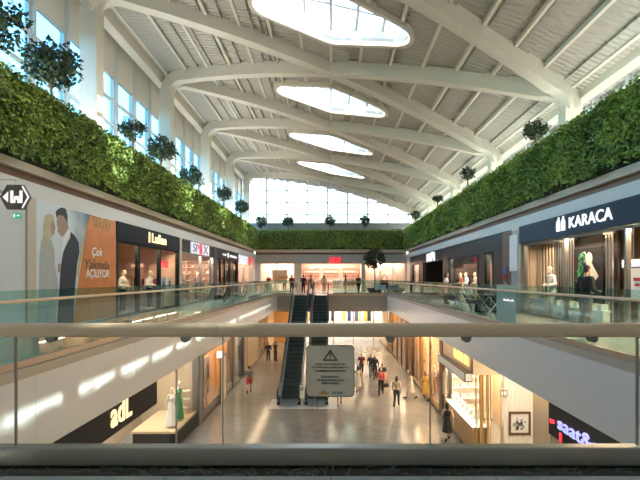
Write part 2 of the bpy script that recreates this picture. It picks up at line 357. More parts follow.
# ------------------------------------------------------------------ roof
def under(x):                       # lower side of the crossing beams
    u = (x+8.8)/17.6
    return 11.85 - 4.0*u + 0.75*4*u*(1-u)
def deckz(x): return under(x) + 0.62
COLY = [1.5+7.9*k for k in range(7)]      # 1.5, 9.4, 17.3 ... 48.9
SKY = COLY[1:6]
A0, B0, RR = 2.15, 0.95, 0.75             # skylight: rounded rhombus
AX = A0+RR
def halfw(x):
    best = -1
    for i in range(121):
        u = -A0 + 2*A0*i/120
        d = RR*RR-(x-u)**2
        if d >= -1e-9: best = max(best, B0*(1-abs(u)/A0)+math.sqrt(max(d, 0)))
    return max(best, 0)
def outline(off, nseg=10):                # offset curve of the rhombus core
    core = [(A0, 0), (0, B0), (-A0, 0), (0, -B0)]; P = []
    for i in range(4):
        p = Vector(core[i]); q = Vector(core[(i+1) % 4]); o = Vector(core[i-1])
        n0 = Vector(((p-o).y, -(p-o).x)).normalized(); n1 = Vector(((q-p).y, -(q-p).x)).normalized()
        a0 = math.atan2(n0.y, n0.x); a1 = math.atan2(n1.y, n1.x)
        while a1 < a0: a1 += 2*PI
        for k in range(nseg+1):
            a = a0+(a1-a0)*k/nseg; P.append((p.x+(RR+off)*math.cos(a), p.y+(RR+off)*math.sin(a)))
    return P
# deck: strips with the skylights left open
xs = sorted(set([round(-10.0+0.4*i, 3) for i in range(51)] + [round(s*(AX-d), 3) for s in (-1, 1) for d in (0, 0.01, 0.04, 0.1, 0.18, 0.28, 0.4)]))
dk = MB()
for xa, xb in zip(xs[:-1], xs[1:]):
    za, zb = deckz(xa), deckz(xb)
    def q(ya0, yb0, ya1, yb1):
        dk.face([(xa, ya0, za), (xb, yb0, zb), (xb, yb1, zb), (xa, ya1, za)])
    edges_a, edges_b = [YB], [YB]
    for yc in SKY:
        if xa >= -AX-1e-6 and xb <= AX+1e-6:
            wa, wb = halfw(xa), halfw(xb)
            edges_a += [yc-wa, yc+wa]; edges_b += [yc-wb, yc+wb]
    edges_a.append(YE+0.3); edges_b.append(YE+0.3)
    for i in range(0, len(edges_a), 2): q(edges_a[i], edges_b[i], edges_a[i+1], edges_b[i+1])
o = struct(dk, 'ceiling', 'deck'); so = o.modifiers.new('solid', 'SOLIDIFY'); so.thickness = 0.1; so.offset = 1
# purlins
for i in range(15):
    x = -8.75+1.25*i
    cuts = [YB]
    if abs(x) < AX+0.2:
        w = halfw(min(abs(x), AX-0.01))+0.12
        for yc in SKY: cuts += [yc-w, yc+w]
    cuts.append(YE)
    for k in range(0, len(cuts), 2):
        z = deckz(x)
        struct(B(x-0.06, x+0.06, cuts[k], cuts[k+1], z-0.17, z-0.01), 'ceiling_purlin', 'cream')
# skylights
for yc in SKY:
    fr = MB()
    prof = [(0.0, -0.30), (0.16, -0.30), (0.16, 0.04), (0.10, 0.04), (0.10, 0.50), (0.0, 0.50)]
    ol = [outline(d) for d, z in prof]; nP = len(ol[0])
    rings = [[(ol[j][i][0], yc+ol[j][i][1], deckz(ol[j][i][0])+prof[j][1]) for j in range(len(prof))] for i in range(nP)]
    fr.rings(rings, closed=True)
    w = struct(fr, 'window_skylight', 'cream')
    ld = MB(); a = outline(-0.03); b2 = outline(0.0)
    rings = [[(p[0], yc+p[1], deckz(p[0])-0.28), (q2[0], yc+q2[1], deckz(q2[0])-0.28), (q2[0], yc+q2[1], deckz(q2[0])-0.20), (p[0], yc+p[1], deckz(p[0])-0.20)] for p, q2 in zip(a, b2)]
    ld.rings(rings, closed=True); ld.build('light_strip', 'led', w)
    gl = MB()
    for xa, xb in zip(xs[:-1], xs[1:]):
        if xa >= -AX-1e-6 and xb <= AX+1e-6:
            wa, wb = halfw(xa)+0.02, halfw(xb)+0.02
            gl.face([(xa, yc-wa, deckz(xa)+0.47), (xb, yc-wb, deckz(xb)+0.47), (xb, yc+wb, deckz(xb)+0.47), (xa, yc+wa, deckz(xa)+0.47)])
    gl.build('pane', 'glass_roof', w)
    for x in (-2.0, -1.0, 0.0, 1.0, 2.0):
        h = halfw(x); B(x-0.045, x+0.045, yc-h, yc+h, deckz(x)+0.26, deckz(x)+0.46).build('glazing_bar', 'mullion', w)
    m2 = MB(); m2.rings([[(x, yc-0.045, deckz(x)+0.3), (x, yc+0.045, deckz(x)+0.3), (x, yc+0.045, deckz(x)+0.46), (x, yc-0.045, deckz(x)+0.46)] for x in [-2.6+0.4*i for i in range(14)]])
    m2.build('glazing_bar', 'mullion', w)
# beams
def beam(ya, yb, flip=False):
    def P(x): return Vector((x, ya+(yb-ya)*(x+8.8)/17.6, under(x)+0.3))
    R = 0.9; pts = []
    for i in range(9):              # rounded left knee
        a = PI/2*i/8; e = P(-8.8+R); pts.append(Vector((-8.8+R-R*math.cos(a), 0, e.z-R+R*math.sin(a))))
    x = -8.8+R+0.5
    while x < 8.8-R-0.2: pts.append(P(x)); x += 0.55
    for i in range(9):
        a = PI/2*i/8; e = P(8.8-R); pts.append(Vector((8.8-R+R*math.sin(a), 0, e.z-R+R*math.cos(a))))
    for p in pts: p.y = ya+(yb-ya)*(p.x+8.8)/17.6
    side = Vector((-(yb-ya)/17.6, 1, 0)).normalized()
    rs = []
    for i, p in enumerate(pts):
        t = (pts[min(i+1, len(pts)-1)]-pts[max(i-1, 0)]).normalized(); u = side.cross(t)
        if u.z < 0 and abs(t.z) < 0.9: u = -u
        if i and u.dot(last) < 0: u = -u
        last = u
        rs.append([p+side*0.24-u*0.3, p+side*0.24+u*0.3, p-side*0.24+u*0.3, p-side*0.24-u*0.3])
    struct(MB().rings(rs), 'ceiling_beam', 'cream')
    return pts[0], pts[-1]
for k in range(6):
    beam(COLY[k], COLY[k+1]); beam(COLY[k+1], COLY[k])
zl = under(-8.8+0.9)+0.3-0.9; zr = under(8.8-0.9)+0.3-0.9
for y in COLY:
    struct(B(-9.12, -8.48, y-0.28, y+0.28, 6.0, zl+0.1), 'wall_column', 'cream', bevel=0.03)
    struct(B(8.48, 9.12, y-0.28, y+0.28, 6.0, zr+0.1), 'wall_column', 'cream', bevel=0.03)
struct(B(-9.45, -9.0, YB, YE, deckz(-9)-0.62, deckz(-9)-0.02), 'ceiling_beam', 'cream', bevel=0.02)
struct(B(9.15, 9.6, YB, YE, deckz(9)-0.35, deckz(9)-0.02), 'ceiling_beam', 'cream', bevel=0.02)

# ------------------------------------------------------------------ upper windows
wn = 1
def side_window(s, y0, y1, zbot, zt, trans, npan, ztop):
    global wn
    X = BX*s; fr = MB(); w = (y1-y0)/npan
    for i in range(npan if y1 < YE-0.1 else npan+1):       # the next bay brings its own first post
        y = y0+w*i; fr.box(X-0.16, X+0.16, y-0.07, y+0.07, zbot, ztop)
    for z in [zbot+0.06]+trans+[zt]: fr.box(X-0.06, X+0.06, y0, y1, z-0.05, z+0.05)
    for i in range(npan):
        for q in (0.12, w-0.12): fr.box(X-0.05, X+0.05, y0+w*i+q-0.03, y0+w*i+q+0.03, zbot, zt)
    o = struct(fr, 'window_%d' % wn, 'mullion'); wn += 1
    B(X-0.01, X+0.01, y0, y1, zbot, zt).build('pane', 'glass_window' if s < 0 else 'glass_far', o)
    if ztop > zt: struct(B(X-0.05, X+0.05, y0, y1, zt+0.05, ztop), 'wall_left' if s < 0 else 'wall_right', 'cream_panel')
ys = [YB]+COLY+[YE]
for a, b in zip(ys[:-1], ys[1:]):
    npan = max(1, round((b-a)/1.95))
    side_window(-1, a, b, 6.0, 10.45, [7.2, 8.3, 9.4], npan, 12.4)
    side_window(1, a, b, 6.0, 8.25, [7.0], npan, 8.6)
# far glazed wall
fr = MB(); X0, X1 = -9.8, 9.8
xsn = [-7.0+2.2*i for i in range(-1, 8)]
for x in xsn: fr.box(x-0.07, x+0.07, YE-0.08, YE+0.08, 6.0, deckz(x))
for z in (7.4, 8.35, 9.65, 10.95): 
    xe = 9.8
    while deckz(xe) < z and xe > -9: xe -= 0.1
    fr.box(-9.8, xe, YE-0.05, YE+0.05, z-0.055, z+0.055)
o = struct(fr, 'window_%d' % wn, 'grey'); wn += 1
gp = MB(); st = [-9.8+0.49*i for i in range(41)]
for xa, xb in zip(st[:-1], st[1:]): gp.face([(xa, YE, 6), (xb, YE, 6), (xb, YE, deckz(xb)), (xa, YE, deckz(xa))])
gp.build('pane', 'glass_far', o)
struct(B(-9.8, 9.8, YE-0.12, YE+0.1, 6.0, 7.35), 'wall_far', 'grey')
struct(B(-9.6, -9.2, YE, YE+0.3, 6, 12.4), 'trim_%d' % n, 'cream'); n += 1

# ------------------------------------------------------------------ green walls
def leaves(N, pos, outward, size, cols, weights, droop=0.5):
    """leaf blades (two triangles folded at the midrib) as plain arrays"""
    pos = np.asarray(pos); N = len(pos)
    out = np.asarray(outward)
    if out.ndim == 1: out = np.tile(out, (N, 1))
    d = rng.normal(0, 0.55, (N, 3)) + out*0.35; d[:, 2] -= droop          # direction of the leaf tip
    d /= np.linalg.norm(d, axis=1)[:, None]
    dn_ = (d*out).sum(1); d += out*np.maximum(0, -0.25-dn_)[:, None]        # blades never point back into the wall
    d /= np.linalg.norm(d, axis=1)[:, None]
    nrm = out + rng.normal(0, 0.5, (N, 3)); nrm[:, 2] += 0.35
    sd = np.cross(d, nrm); sd /= np.linalg.norm(sd, axis=1)[:, None]+1e-6
    s = size*(0.6+0.8*rng.random(N))[:, None]
    up = np.cross(sd, d)
    p0 = pos; p1 = pos+d*s*0.5+sd*s*0.36+up*s*0.08; p2 = pos+d*s; p3 = pos+d*s*0.5-sd*s*0.36+up*s*0.08
    v = np.stack([p0, p1, p2, p3], 1).reshape(-1, 3)
    i = np.arange(N)*4
    f = np.concatenate([np.stack([i, i+1, i+2], 1), np.stack([i, i+2, i+3], 1)])
    mi = rng.choice(len(cols), N, p=np.array(weights)/sum(weights)); mi = np.concatenate([mi, mi])
    return v, f, mi
def npmesh(name, v, f, mi, mats, parent=None, off=(0, 0, 0)):
    me = bpy.data.meshes.new(name); v = v-np.array(off)
    me.vertices.add(len(v)); me.vertices.foreach_set('co', v.ravel()); k = f.shape[1]
    me.loops.add(f.size); me.loops.foreach_set('vertex_index', f.ravel().astype(np.int32))
    me.polygons.add(len(f)); me.polygons.foreach_set('loop_start', np.arange(0, f.size, k, dtype=np.int32)); me.polygons.foreach_set('material_index', mi.astype(np.int32))
    for m_ in mats: me.materials.append(M[m_])
    me.update(calc_edges=True); me.validate()
    ob = bpy.data.objects.new(name, me); C.objects.link(ob)
    if parent: ob.parent = parent
    else: ob.location = off
    return ob
LM = ['leaf%d' % i for i in range(6)]
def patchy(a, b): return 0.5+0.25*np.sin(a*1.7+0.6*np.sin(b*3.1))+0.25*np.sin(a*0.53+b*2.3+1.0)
def hedge(name, axis, side, a0, a1, face, dens, label, yellow=None, bald=None):
    z0, z1 = 4.38, 6.45
    if axis == 'Y': t = thing(name, (face, (a0+a1)/2, 4.42), label, 'green wall')
    else: t = thing(name, ((a0+a1)/2, face, 4.42), label, 'green wall')
    off = t.location[:]
    # near stretches carry more leaves
    segs = [(a0, min(a1, 20), dens), (20, 32, dens*0.6), (32, a1, dens*0.45)] if axis == 'Y' else [(a0, a1, dens)]
    Vs, Fs, Ms, nb = [], [], [], 0
    for (s0, s1, dn) in segs:
        if s1 <= s0: continue
        N = int((s1-s0)*(z1-z0)*dn)
        a = rng.uniform(s0, s1, N); z = z0 + (z1-z0)*rng.random(N)**0.95
        edge = 0.09*np.sin(a*2.1)+0.06*np.sin(a*5.3+1)+0.05*np.sin(a*11)
        keep = (z > z0+0.14+edge) | (rng.random(N) < 0.06)
        if bald is not None:
            keep &= ~((np.abs(a-bald+0.25*np.sin(z*5)) < 0.2) & (z < 5.9) & (z > 4.9) & (rng.random(N) < 0.85))
        a = a[keep]; z = z[keep]; N = len(a)
        dep = 0.25+0.09*rng.random(N)+0.05*patchy(a*2, z*2)
        if axis == 'Y': pos = np.stack([np.full(N, face)-side*dep, a, z], 1); out = np.array([-side, 0, 0.0])
        else: pos = np.stack([a, np.full(N, face)-dep, z], 1); out = np.array([0, -1.0, 0.0])
        size = 0.095 if dn == dens else (0.125 if dn == dens*0.6 else 0.155)
        v, f, mi = leaves(N, pos, out, size, LM, [0.25, 0.3, 0.26, 0.12, 0.0, 0.07])
        # leaf colours gather in drifts, with more of the palest near the top
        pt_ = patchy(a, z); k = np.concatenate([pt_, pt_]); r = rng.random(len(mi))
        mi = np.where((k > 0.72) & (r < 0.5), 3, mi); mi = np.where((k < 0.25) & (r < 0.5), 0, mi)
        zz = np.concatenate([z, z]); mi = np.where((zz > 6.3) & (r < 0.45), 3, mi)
        if yellow is not None:
            for (yc, zc, ry, rz) in yellow:
                e = ((a-yc)/ry)**2+((z-zc)/rz)**2; e = np.concatenate([e, e]); mi = np.where((e < 1) & (r < 0.55), 4, mi)
        Vs.append(v); Fs.append(f+nb); Ms.append(mi); nb += len(v)
        # leaves lying over the top edge
        N2 = int((s1-s0)*0.5*dn); a = rng.uniform(s0, s1, N2); q = -0.12+rng.random(N2)*0.3; z = z1-0.05+0.07*np.sin(a*3)+0.06*rng.random(N2)
        if axis == 'Y': pos = np.stack([face+side*q, a, z], 1); 
        else: pos = np.stack([a, face+q*0.8, z], 1)
        v, f, mi = leaves(N2, pos, np.array([0, 0, 1.0]), size, LM, [0.1, 0.25, 0.3, 0.35, 0.0, 0.0], droop=-0.2)
        Vs.append(v); Fs.append(f+nb); Ms.append(mi); nb += len(v)
    npmesh('foliage', np.concatenate(Vs), np.concatenate(Fs), np.concatenate(Ms), LM, t, off)
    if axis == 'Y': B(face, face+side*0.2, a0, a1, 6.07, 6.4).build('soil', 'soil', t)
    else: B(a0, a1, face, face+0.38, 6.2, 6.38).build('soil', 'soil', t)
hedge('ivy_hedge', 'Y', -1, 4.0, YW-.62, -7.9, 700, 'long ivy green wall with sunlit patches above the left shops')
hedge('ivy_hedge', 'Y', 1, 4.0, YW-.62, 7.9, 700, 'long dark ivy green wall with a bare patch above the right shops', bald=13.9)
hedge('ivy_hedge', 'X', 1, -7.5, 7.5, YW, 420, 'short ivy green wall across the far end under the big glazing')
# ------------------------------------------------------------------ people
def remesh(mb, voxel, name, smooth=3):
    me = mb.mesh(name, ['skin_a']); ob = bpy.data.objects.new('t', me); C.objects.link(ob)
    r = ob.modifiers.new('r', 'REMESH'); r.mode = 'VOXEL'; r.voxel_size = voxel
    s_ = ob.modifiers.new('s', 'SMOOTH'); s_.factor = 0.5; s_.iterations = smooth
    dg = bpy.context.evaluated_depsgraph_get(); out = bpy.data.meshes.new_from_object(ob.evaluated_get(dg)); out.name = name
    bpy.data.objects.remove(ob); bpy.data.meshes.remove(me)
    out.polygons.foreach_set('use_smooth', [True]*len(out.polygons))
    return out
POSE = {
 'walk': dict(hip=.93, kn=((.09, .17, .52), (-.09, .00, .50)), an=((.09, .30, .10), (-.09, -.33, .20)), to=((.10, .46, .06), (-.10, -.22, .05)), el=((.25, -.13, 1.13), (-.25, .06, 1.13)), wr=((.25, -.13, .88), (-.25, .24, .93))),
 'stand': dict(hip=.93, kn=((.10, .02, .50), (-.11, .03, .50)), an=((.11, -.01, .09), (-.13, -.01, .09)), to=((.13, .15, .04), (-.17, .14, .04)), el=((.25, -.03, 1.13), (-.25, -.03, 1.13)), wr=((.25, .05, .88), (-.25, .04, .88))),
 'hold': dict(hip=.93, kn=((.10, .02, .50), (-.11, .04, .50)), an=((.10, -.01, .09), (-.13, -.02, .09)), to=((.13, .15, .04), (-.17, .13, .04)), el=((.26, -.02, 1.13), (-.26, -.02, 1.13)), wr=((.17, .22, 1.09), (-.15, .22, 1.08))),
 'sit': dict(hip=.50, kn=((.11, .42, .50), (-.11, .42, .49)), an=((.11, .44, .10), (-.12, .36, .10)), to=((.12, .60, .04), (-.13, .52, .04)), el=((.26, .06, .72), (-.26, .06, .72)), wr=((.16, .32, .75), (-.15, .32, .75))),
}
def skeleton(pose):
    p = POSE[pose]; h = p['hip']; lean = 0.03 if pose != 'sit' else 0.06
    J = dict(pel=Vector((0, 0, h)), chest=Vector((0, lean*.6, h+.36)), neck=Vector((0, lean, h+.54)), head=Vector((0, lean+.035, h+.70)))
    for i, sg in ((0, 1), (1, -1)):
        J['hip%d' % i] = Vector((.09*sg, 0, h-.03)); J['kn%d' % i] = Vector(p['kn'][i]); J['an%d' % i] = Vector(p['an'][i]); J['to%d' % i] = Vector(p['to'][i])
        J['sh%d' % i] = Vector((.175*sg, lean*.8, h+.475)); J['el%d' % i] = Vector(p['el'][i]); J['wr%d' % i] = Vector(p['wr'][i])
    return J
def body_mesh(pose, female=False):
    J = skeleton(pose); mb = MB(); h = J['pel'].z; f = 0.9 if female else 1.0
    mb.ell(J['pel']+Vector((0, 0, .02)), .155, .105, .13); mb.ell(J['pel']+Vector((0, .01, .18)), .125*f, .09, .15); mb.ell(J['chest']+Vector((0, 0, -.02)), .155*f, .105, .17)
    mb.cap(J['sh0']*0.8+J['sh1']*0.2, .065*f, J['sh1']*0.8+J['sh0']*0.2, .065*f)
    mb.cap(J['neck']+Vector((0, -.01, -.05)), .058*f, J['head']+Vector((0, -.02, -.05)), .048*f)
    hd = J['head']
    mb.ell(hd+Vector((0, 0, .03)), .073, .09, .095, 16, 12); mb.ell(hd+Vector((0, .025, -.045)), .054, .062, .068, 14, 10)
    mb.cap(hd+Vector((0, .085, .02)), .010, hd+Vector((0, .108, -.018)), .014, 8)      # nose
    mb.cap(hd+Vector((-.017, .082, -.052)), .009, hd+Vector((.017, .082, -.052)), .009, 8)   # lips
    mb.ell(hd+Vector((0, .075, -.092)), .02, .018, .018)
    for sg in (1, -1): mb.ell(hd+Vector((.074*sg, -.005, 0)), .012, .02, .03)
    for i, sg in ((0, 1), (1, -1)):
        mb.cap(J['hip%d' % i], .092, J['kn%d' % i], .056); mb.cap(J['kn%d' % i], .055, J['kn%d' % i]*0.62+J['an%d' % i]*0.38+Vector((0, -.012, 0)), .056); mb.cap(J['kn%d' % i]*0.62+J['an%d' % i]*0.38+Vector((0, -.012, 0)), .055, J['an%d' % i], .037)
        mb.cap(J['an%d' % i]+Vector((0, -.02, -.035)), .036, J['to%d' % i], .030)
        mb.cap(J['sh%d' % i], .056*f, J['el%d' % i], .039*f); mb.cap(J['el%d' % i], .039*f, J['wr%d' % i], .026*f)
        w = J['wr%d' % i]; d = (w-J['el%d' % i]).normalized()
        fw = Vector((0, 1, 0)) if abs(d.y) < 0.8 else Vector((-sg, 0, 0)); fw = (fw-d*fw.dot(d)).normalized(); inn = d.cross(fw); 
        if inn.x*sg > 0: inn = -inn
        for q in (-.022, 0, .022): mb.cap(w+d*.01+fw*q*.7, .016, w+d*.085+fw*q*1.2, .014, 8)
        for q, ln in ((.034, .068), (.012, .078), (-.012, .072), (-.034, .055)):          # four unequal, bent fingers
            b0 = w+d*.088+fw*q; b1 = b0+d*ln*.5+inn*.010+fw*q*.15; b2 = b1+d*ln*.42+inn*.026
            mb.cap(b0, .0095, b1, .009, 7); mb.cap(b1, .009, b2, .0078, 7)
        t0 = w+d*.025+fw*.03; t1 = t0+d*.035+fw*.026+inn*.012; t2 = t1+d*.032+fw*.006+inn*.012
        mb.cap(t0, .013, t1, .011, 7); mb.cap(t1, .011, t2, .009, 7)
    me = remesh(mb, 0.0085, 'person', 2)
    for k in ('eye', 'lip'): me.materials.append(M[k])
    E = [hd+Vector((.03*s_, .085, .018)) for s_ in (1, -1)]; L = hd+Vector((0, .09, -.053)); mi = []
    for pl in me.polygons:
        c = pl.center
        mi.append(1 if min((c-e).length for e in E) < .0125 else (2 if abs(c.x) < .022 and abs(c.z-L.z) < .008 and c.y > L.y-.015 else 0))
    me.polygons.foreach_set('material_index', mi)
    return me, J
def shirt_mesh(pose, J, long=False, female=False):
    mb = MB(); f = 0.93 if female else 1.0
    mb.ell(J['pel']+Vector((0, 0, .06)), .165, .118, .13); mb.ell(J['pel']+Vector((0, .01, .18)), .145*f, .107, .17); mb.ell(J['chest']+Vector((0, 0, -.02)), .172*f, .122, .185)
    mb.cap(J['sh0']*.85+J['sh1']*.15, .072*f, J['sh1']*.85+J['sh0']*.15, .072*f)
    if female:
        for sg in (1, -1): mb.ell(J['chest']+Vector((.065*sg, .075, -.02)), .06, .055, .06)
    mb.lathe([(.075, -.07), (.068, -.015)], J['neck']+Vector((0, -.008, 0)), 12)
    for i in (0, 1):
        e = J['el%d' % i]; s_ = J['sh%d' % i]
        if long: mb.cap(s_, .07*f, e, .055); mb.ell(e, .055, .055, .055); mb.tube([e, e*.08+J['wr%d' % i]*.92], [.055, .042], 10)
        else: mb.ell(s_, .072*f, .072*f, .072*f); mb.tube([s_, s_*.25+e*.75], [.072*f, .064*f], 12)
    return remesh(mb, 0.013, 'shirt')
def legs_mesh(pose, J, short=False):
    mb = MB(); mb.ell(J['pel']+Vector((0, -.005, .02)), .168, .12, .135)
    for i in (0, 1):
        a, k, n_ = J['hip%d' % i], J['kn%d' % i], J['an%d' % i]
        if short: mb.ell(a, .105, .105, .105); mb.tube([a, a*.15+k*.85], [.106, .082], 14)
        else:
            mb.cap(a, .106, k, .072); mb.tube([k, k*.4+n_*.6+Vector((0, -.008, 0)), n_], [.072, .066, .062], 12)
    return remesh(mb, 0.013, 'trousers')
def dress_mesh(pose, J, hem=.42, flare=.24):
    mb = MB(); p = J['pel']; c = J['chest']
    mb.ell(c+Vector((0, 0, -.02)), .166, .122, .18); mb.ell(p+Vector((0, .01, .18)), .135, .105, .16)
    for sg in (1, -1): mb.ell(c+Vector((.065*sg, .075, -.02)), .06, .055, .06); mb.cap(c+Vector((.1*sg, .02, .1)), .035, c+Vector((.11*sg, -.02, .14)), .03)
    zs = [p.z+.16, p.z+.05, p.z-.08, p.z-.25, hem]
    fy = [.105, .125, .15, .18, flare*1.05 if pose == 'walk' else flare*.85]; fx = [.135, .165, .185, .20, flare]
    rs = [[(fx[i]*math.cos(a)*(1+.05*math.sin(7*a)*(i > 2)), fy[i]*math.sin(a)*(1+.05*math.sin(7*a)*(i > 2)), zs[i]) for a in [2*PI*j/28 for j in range(28)]] for i in range(5)]
    mb.rings(rs); return remesh(mb, 0.013, 'dress')
def hair_mesh(J, long=False):
    mb = MB(); h = J['head']
    mb.ell(h+Vector((0, -.016, .045)), .082, .092, .09, 14, 10); mb.ell(h+Vector((0, -.045, .0)), .076, .06, .085)
    if long: mb.cap(h+Vector((0, -.06, 0)), .07, h+Vector((0, -.075, -.17)), .062); mb.cap(h+Vector((.06, -.03, 0)), .03, h+Vector((.07, -.03, -.15)), .028); mb.cap(h+Vector((-.06, -.03, 0)), .03, h+Vector((-.07, -.03, -.15)), .028)
    me = remesh(mb, 0.012, 'hair'); return me
def shoe_mesh(J, i):
    mb = MB(); a, t = J['an%d' % i], J['to%d' % i]
    mb.cap(a+Vector((0, -.025, -.035)), .048, t+Vector((0, .01, 0)), .040); mb.tube([a+Vector((0, -.015, .03)), a+Vector((0, -.015, -.03))], [.05, .052], 12)
    return remesh(mb, 0.012, 'shoe')
PROTO = {}
def proto(key, pose, top, bottom, longhair, female=False):
    body, J = body_mesh(pose, female); P = [('hair', hair_mesh(J, longhair))]
    if top == 'dress': P.append(('dress', dress_mesh(pose, J)))
    elif top == 'gown': P.append(('gown', dress_mesh(pose, J, hem=.06, flare=.28)))
    elif top: P.append(('shirt', shirt_mesh(pose, J, top == 'long', female)))
    if bottom: P.append(('trousers' if bottom == 'long' else 'shorts', legs_mesh(pose, J, bottom == 'short')))
    for i in (0, 1): P.append(('shoe', shoe_mesh(J, i)))
    PROTO[key] = (body, P)
proto('walkman', 'walk', 'short', 'long', False)
proto('walkshorts', 'walk', 'short', 'short', False)
proto('walkwoman', 'walk', 'long', 'long', True, True)
proto('dresswalk', 'walk', 'dress', None, True, True)
proto('standman', 'stand', 'short', 'long', False)
proto('standlong', 'hold', 'long', 'long', False)
proto('standwoman', 'hold', 'short', 'long', True, True)
proto('sitwoman', 'sit', 'long', 'long', True, True)
proto('sitman', 'sit', 'short', 'long', False)
proto('gown', 'stand', 'gown', None, True, True)
proto('figure', 'hold', 'long', 'long', False)
def figure(key, loc, rz, mats, label, cat='person', name='person', group=None, scale=1.0, skip=()):
    body, P = PROTO[key]
    o = bpy.data.objects.new(name, body); C.objects.link(o); o.location = loc; o.rotation_euler.z = rz; o.scale = (scale,)*3
    tag(o, label, cat, group)
    o.material_slots[0].link = 'OBJECT'; o.material_slots[0].material = M[mats.get('skin', 'skin_a')]
    if cat != 'person':
        for q in (1, 2): o.material_slots[q].link = 'OBJECT'; o.material_slots[q].material = M[mats['skin']]
    for nm, me in P:
        if nm in skip: continue
        c = bpy.data.objects.new(nm, me); C.objects.link(c); c.parent = o
        c.material_slots[0].link = 'OBJECT'
        c.material_slots[0].material = M[mats.get(nm, {'hair': 'hair_dark', 'shoe': 'cloth_black', 'shorts': mats.get('trousers', 'cloth_black'), 'gown': mats.get('dress', 'cloth_white')}.get(nm, 'cloth_grey'))]
    return o
def person(key, px, py, rz, label, low=True, Y=None, X=None, scale=1.0, **mats):
    if Y is None: Y = ((EYE-LOW) if low else EYE)*F/(py-CY)
    if X is None: X = (px-CX)*Y/F
    return figure(key, (X, Y, LOW if low else 0.0), rz, mats, label, scale=scale)
def mannequin(key, loc, rz, label, scale=1.0, group=None, skin='mannequin_skin', skip=('hair', 'shoe'), **mats):
    o = figure(key, (loc[0], loc[1], loc[2]+0.03), rz, dict(mats, skin=skin), label, 'mannequin', 'mannequin', group, scale, skip)
    b = MB(); b.lathe([(.19, 0), (.19, .012), (.17, .02)], (0, 0, -.03/scale), 20)
    c = bpy.data.objects.new('base', b.mesh('base', ['steel'])); C.objects.link(c); c.parent = o
    return o
AW, TO, LFT, RGT = 0.0, PI, PI/2, -PI/2      # facing away, towards us, left, right
person('walkshorts', 249, 393, AW+.1, 'person in grey top and red trousers walking alone along the left lower shops', shirt='cloth_grey', trousers='cloth_red')
person('standlong', 267, 360, TO, 'left one of two people in black standing behind the escalators lower left', Y=42.0, X=-5.6, shirt='cloth_black', trousers='cloth_black')
person('standman', 273, 360, -.8, 'right one of two people in black standing behind the escalators lower left', Y=42.3, X=-5.0, shirt='cloth_black', trousers='cloth_black')
person('walkman', 361.5, 376, TO, 'person in dark red jacket and black trousers walking alone', shirt='cloth_maroon', trousers='cloth_black')
person('walkman', 371, 377, TO, 'left one of two people in dark clothes walking side by side', shirt='cloth_charcoal' if 'cloth_charcoal' in M else 'cloth_navy', trousers='cloth_grey')
person('walkwoman', 375, 379, TO, 'right one of two people in dark clothes walking side by side', shirt='cloth_black', trousers='cloth_black')
w = person('walkwoman', 381, 395, TO-.2, 'person in coral red top and black trousers carrying a black bag', shirt='cloth_coral', trousers='cloth_black')
person('walkman', 382.5, 389, TO, 'person in dark grey walking close behind the coral red top', shirt='cloth_navy', trousers='cloth_grey')
person('dresswalk', 358, 392.5, AW, 'person in long beige dress beside the warning board', dress='cloth_pale', hair='hair_dark')
person('walkwoman', 396.5, 406.5, AW-.3, 'person in beige jacket and dark jeans walking on the lower floor', shirt='cloth_beige', trousers='cloth_denim')
person('dresswalk', 411, 399, LFT, 'person in pale short dress walking left with wide stride', dress='cloth_pale', hair='hair_brown', skin='skin_b')
person('dresswalk', 425.5, 400, TO+.4, 'person in yellow dress beside the lower right shop windows', dress='cloth_yellow', hair='hair_brown', skin='skin_b')
person('dresswalk', 447.5, 441, AW-.15, 'person in black dress walking past the jewellery counter', dress='cloth_black', skin='skin_b')
person('walkshorts', 339.5, 405, TO, 'person in white shorts whose legs show under the warning board', shirt='cloth_white', trousers='cloth_white')
# upper floor
person('standlong', 0, 0, RGT+.3, 'person in black T-shirt and grey trousers looking into the blue signed shop', low=False, Y=12.2, X=6.6, shirt='cloth_black', trousers='cloth_grey', scale=1.02)
person('standwoman', 0, 0, LFT+2.6, 'person in pale blue top standing on the right gallery by the tables', low=False, Y=26.6, X=6.5, shirt='cloth_ice', trousers='cloth_denim')
person('sitwoman', 0, 0, LFT, 'seated person in dark top at the gallery table nearest us', low=False, Y=19.6, X=7.42, shirt='cloth_navy', trousers='cloth_denim')
person('sitman', 0, 0, RGT, 'seated person in white top at the gallery table nearest us', low=False, Y=19.6, X=5.72, shirt='cloth_white', trousers='cloth_grey')
person('standlong', 0, 0, AW, 'person in black standing at far left of the red lettered shop entrance', low=False, Y=45.2, X=-2.65, shirt='cloth_black', trousers='cloth_black')
person('walkman', 0, 0, RGT, 'person in grey walking at the top of the escalators', low=False, Y=44.6, X=-1.95, shirt='cloth_grey', trousers='cloth_denim')
person('walkwoman', 0, 0, AW, 'person in beige top entering the red lettered shop', low=False, Y=47.2, X=-0.7, shirt='cloth_beige', trousers='cloth_tan')
person('standwoman', 0, 0, LFT, 'person in red top at the red lettered shop entrance', low=False, Y=46.0, X=1.45, shirt='cloth_red', trousers='cloth_beige')
person('walkman', 0, 0, TO+.3, 'person in dark green walking right of the red lettered shop', low=False, Y=45.6, X=2.65, shirt='cloth_dkgreen', trousers='cloth_black')
person('standlong', 0, 0, AW, 'person in maroon top far left behind the far railing', low=False, Y=45.0, X=-3.75, shirt='cloth_maroon', trousers='cloth_black')
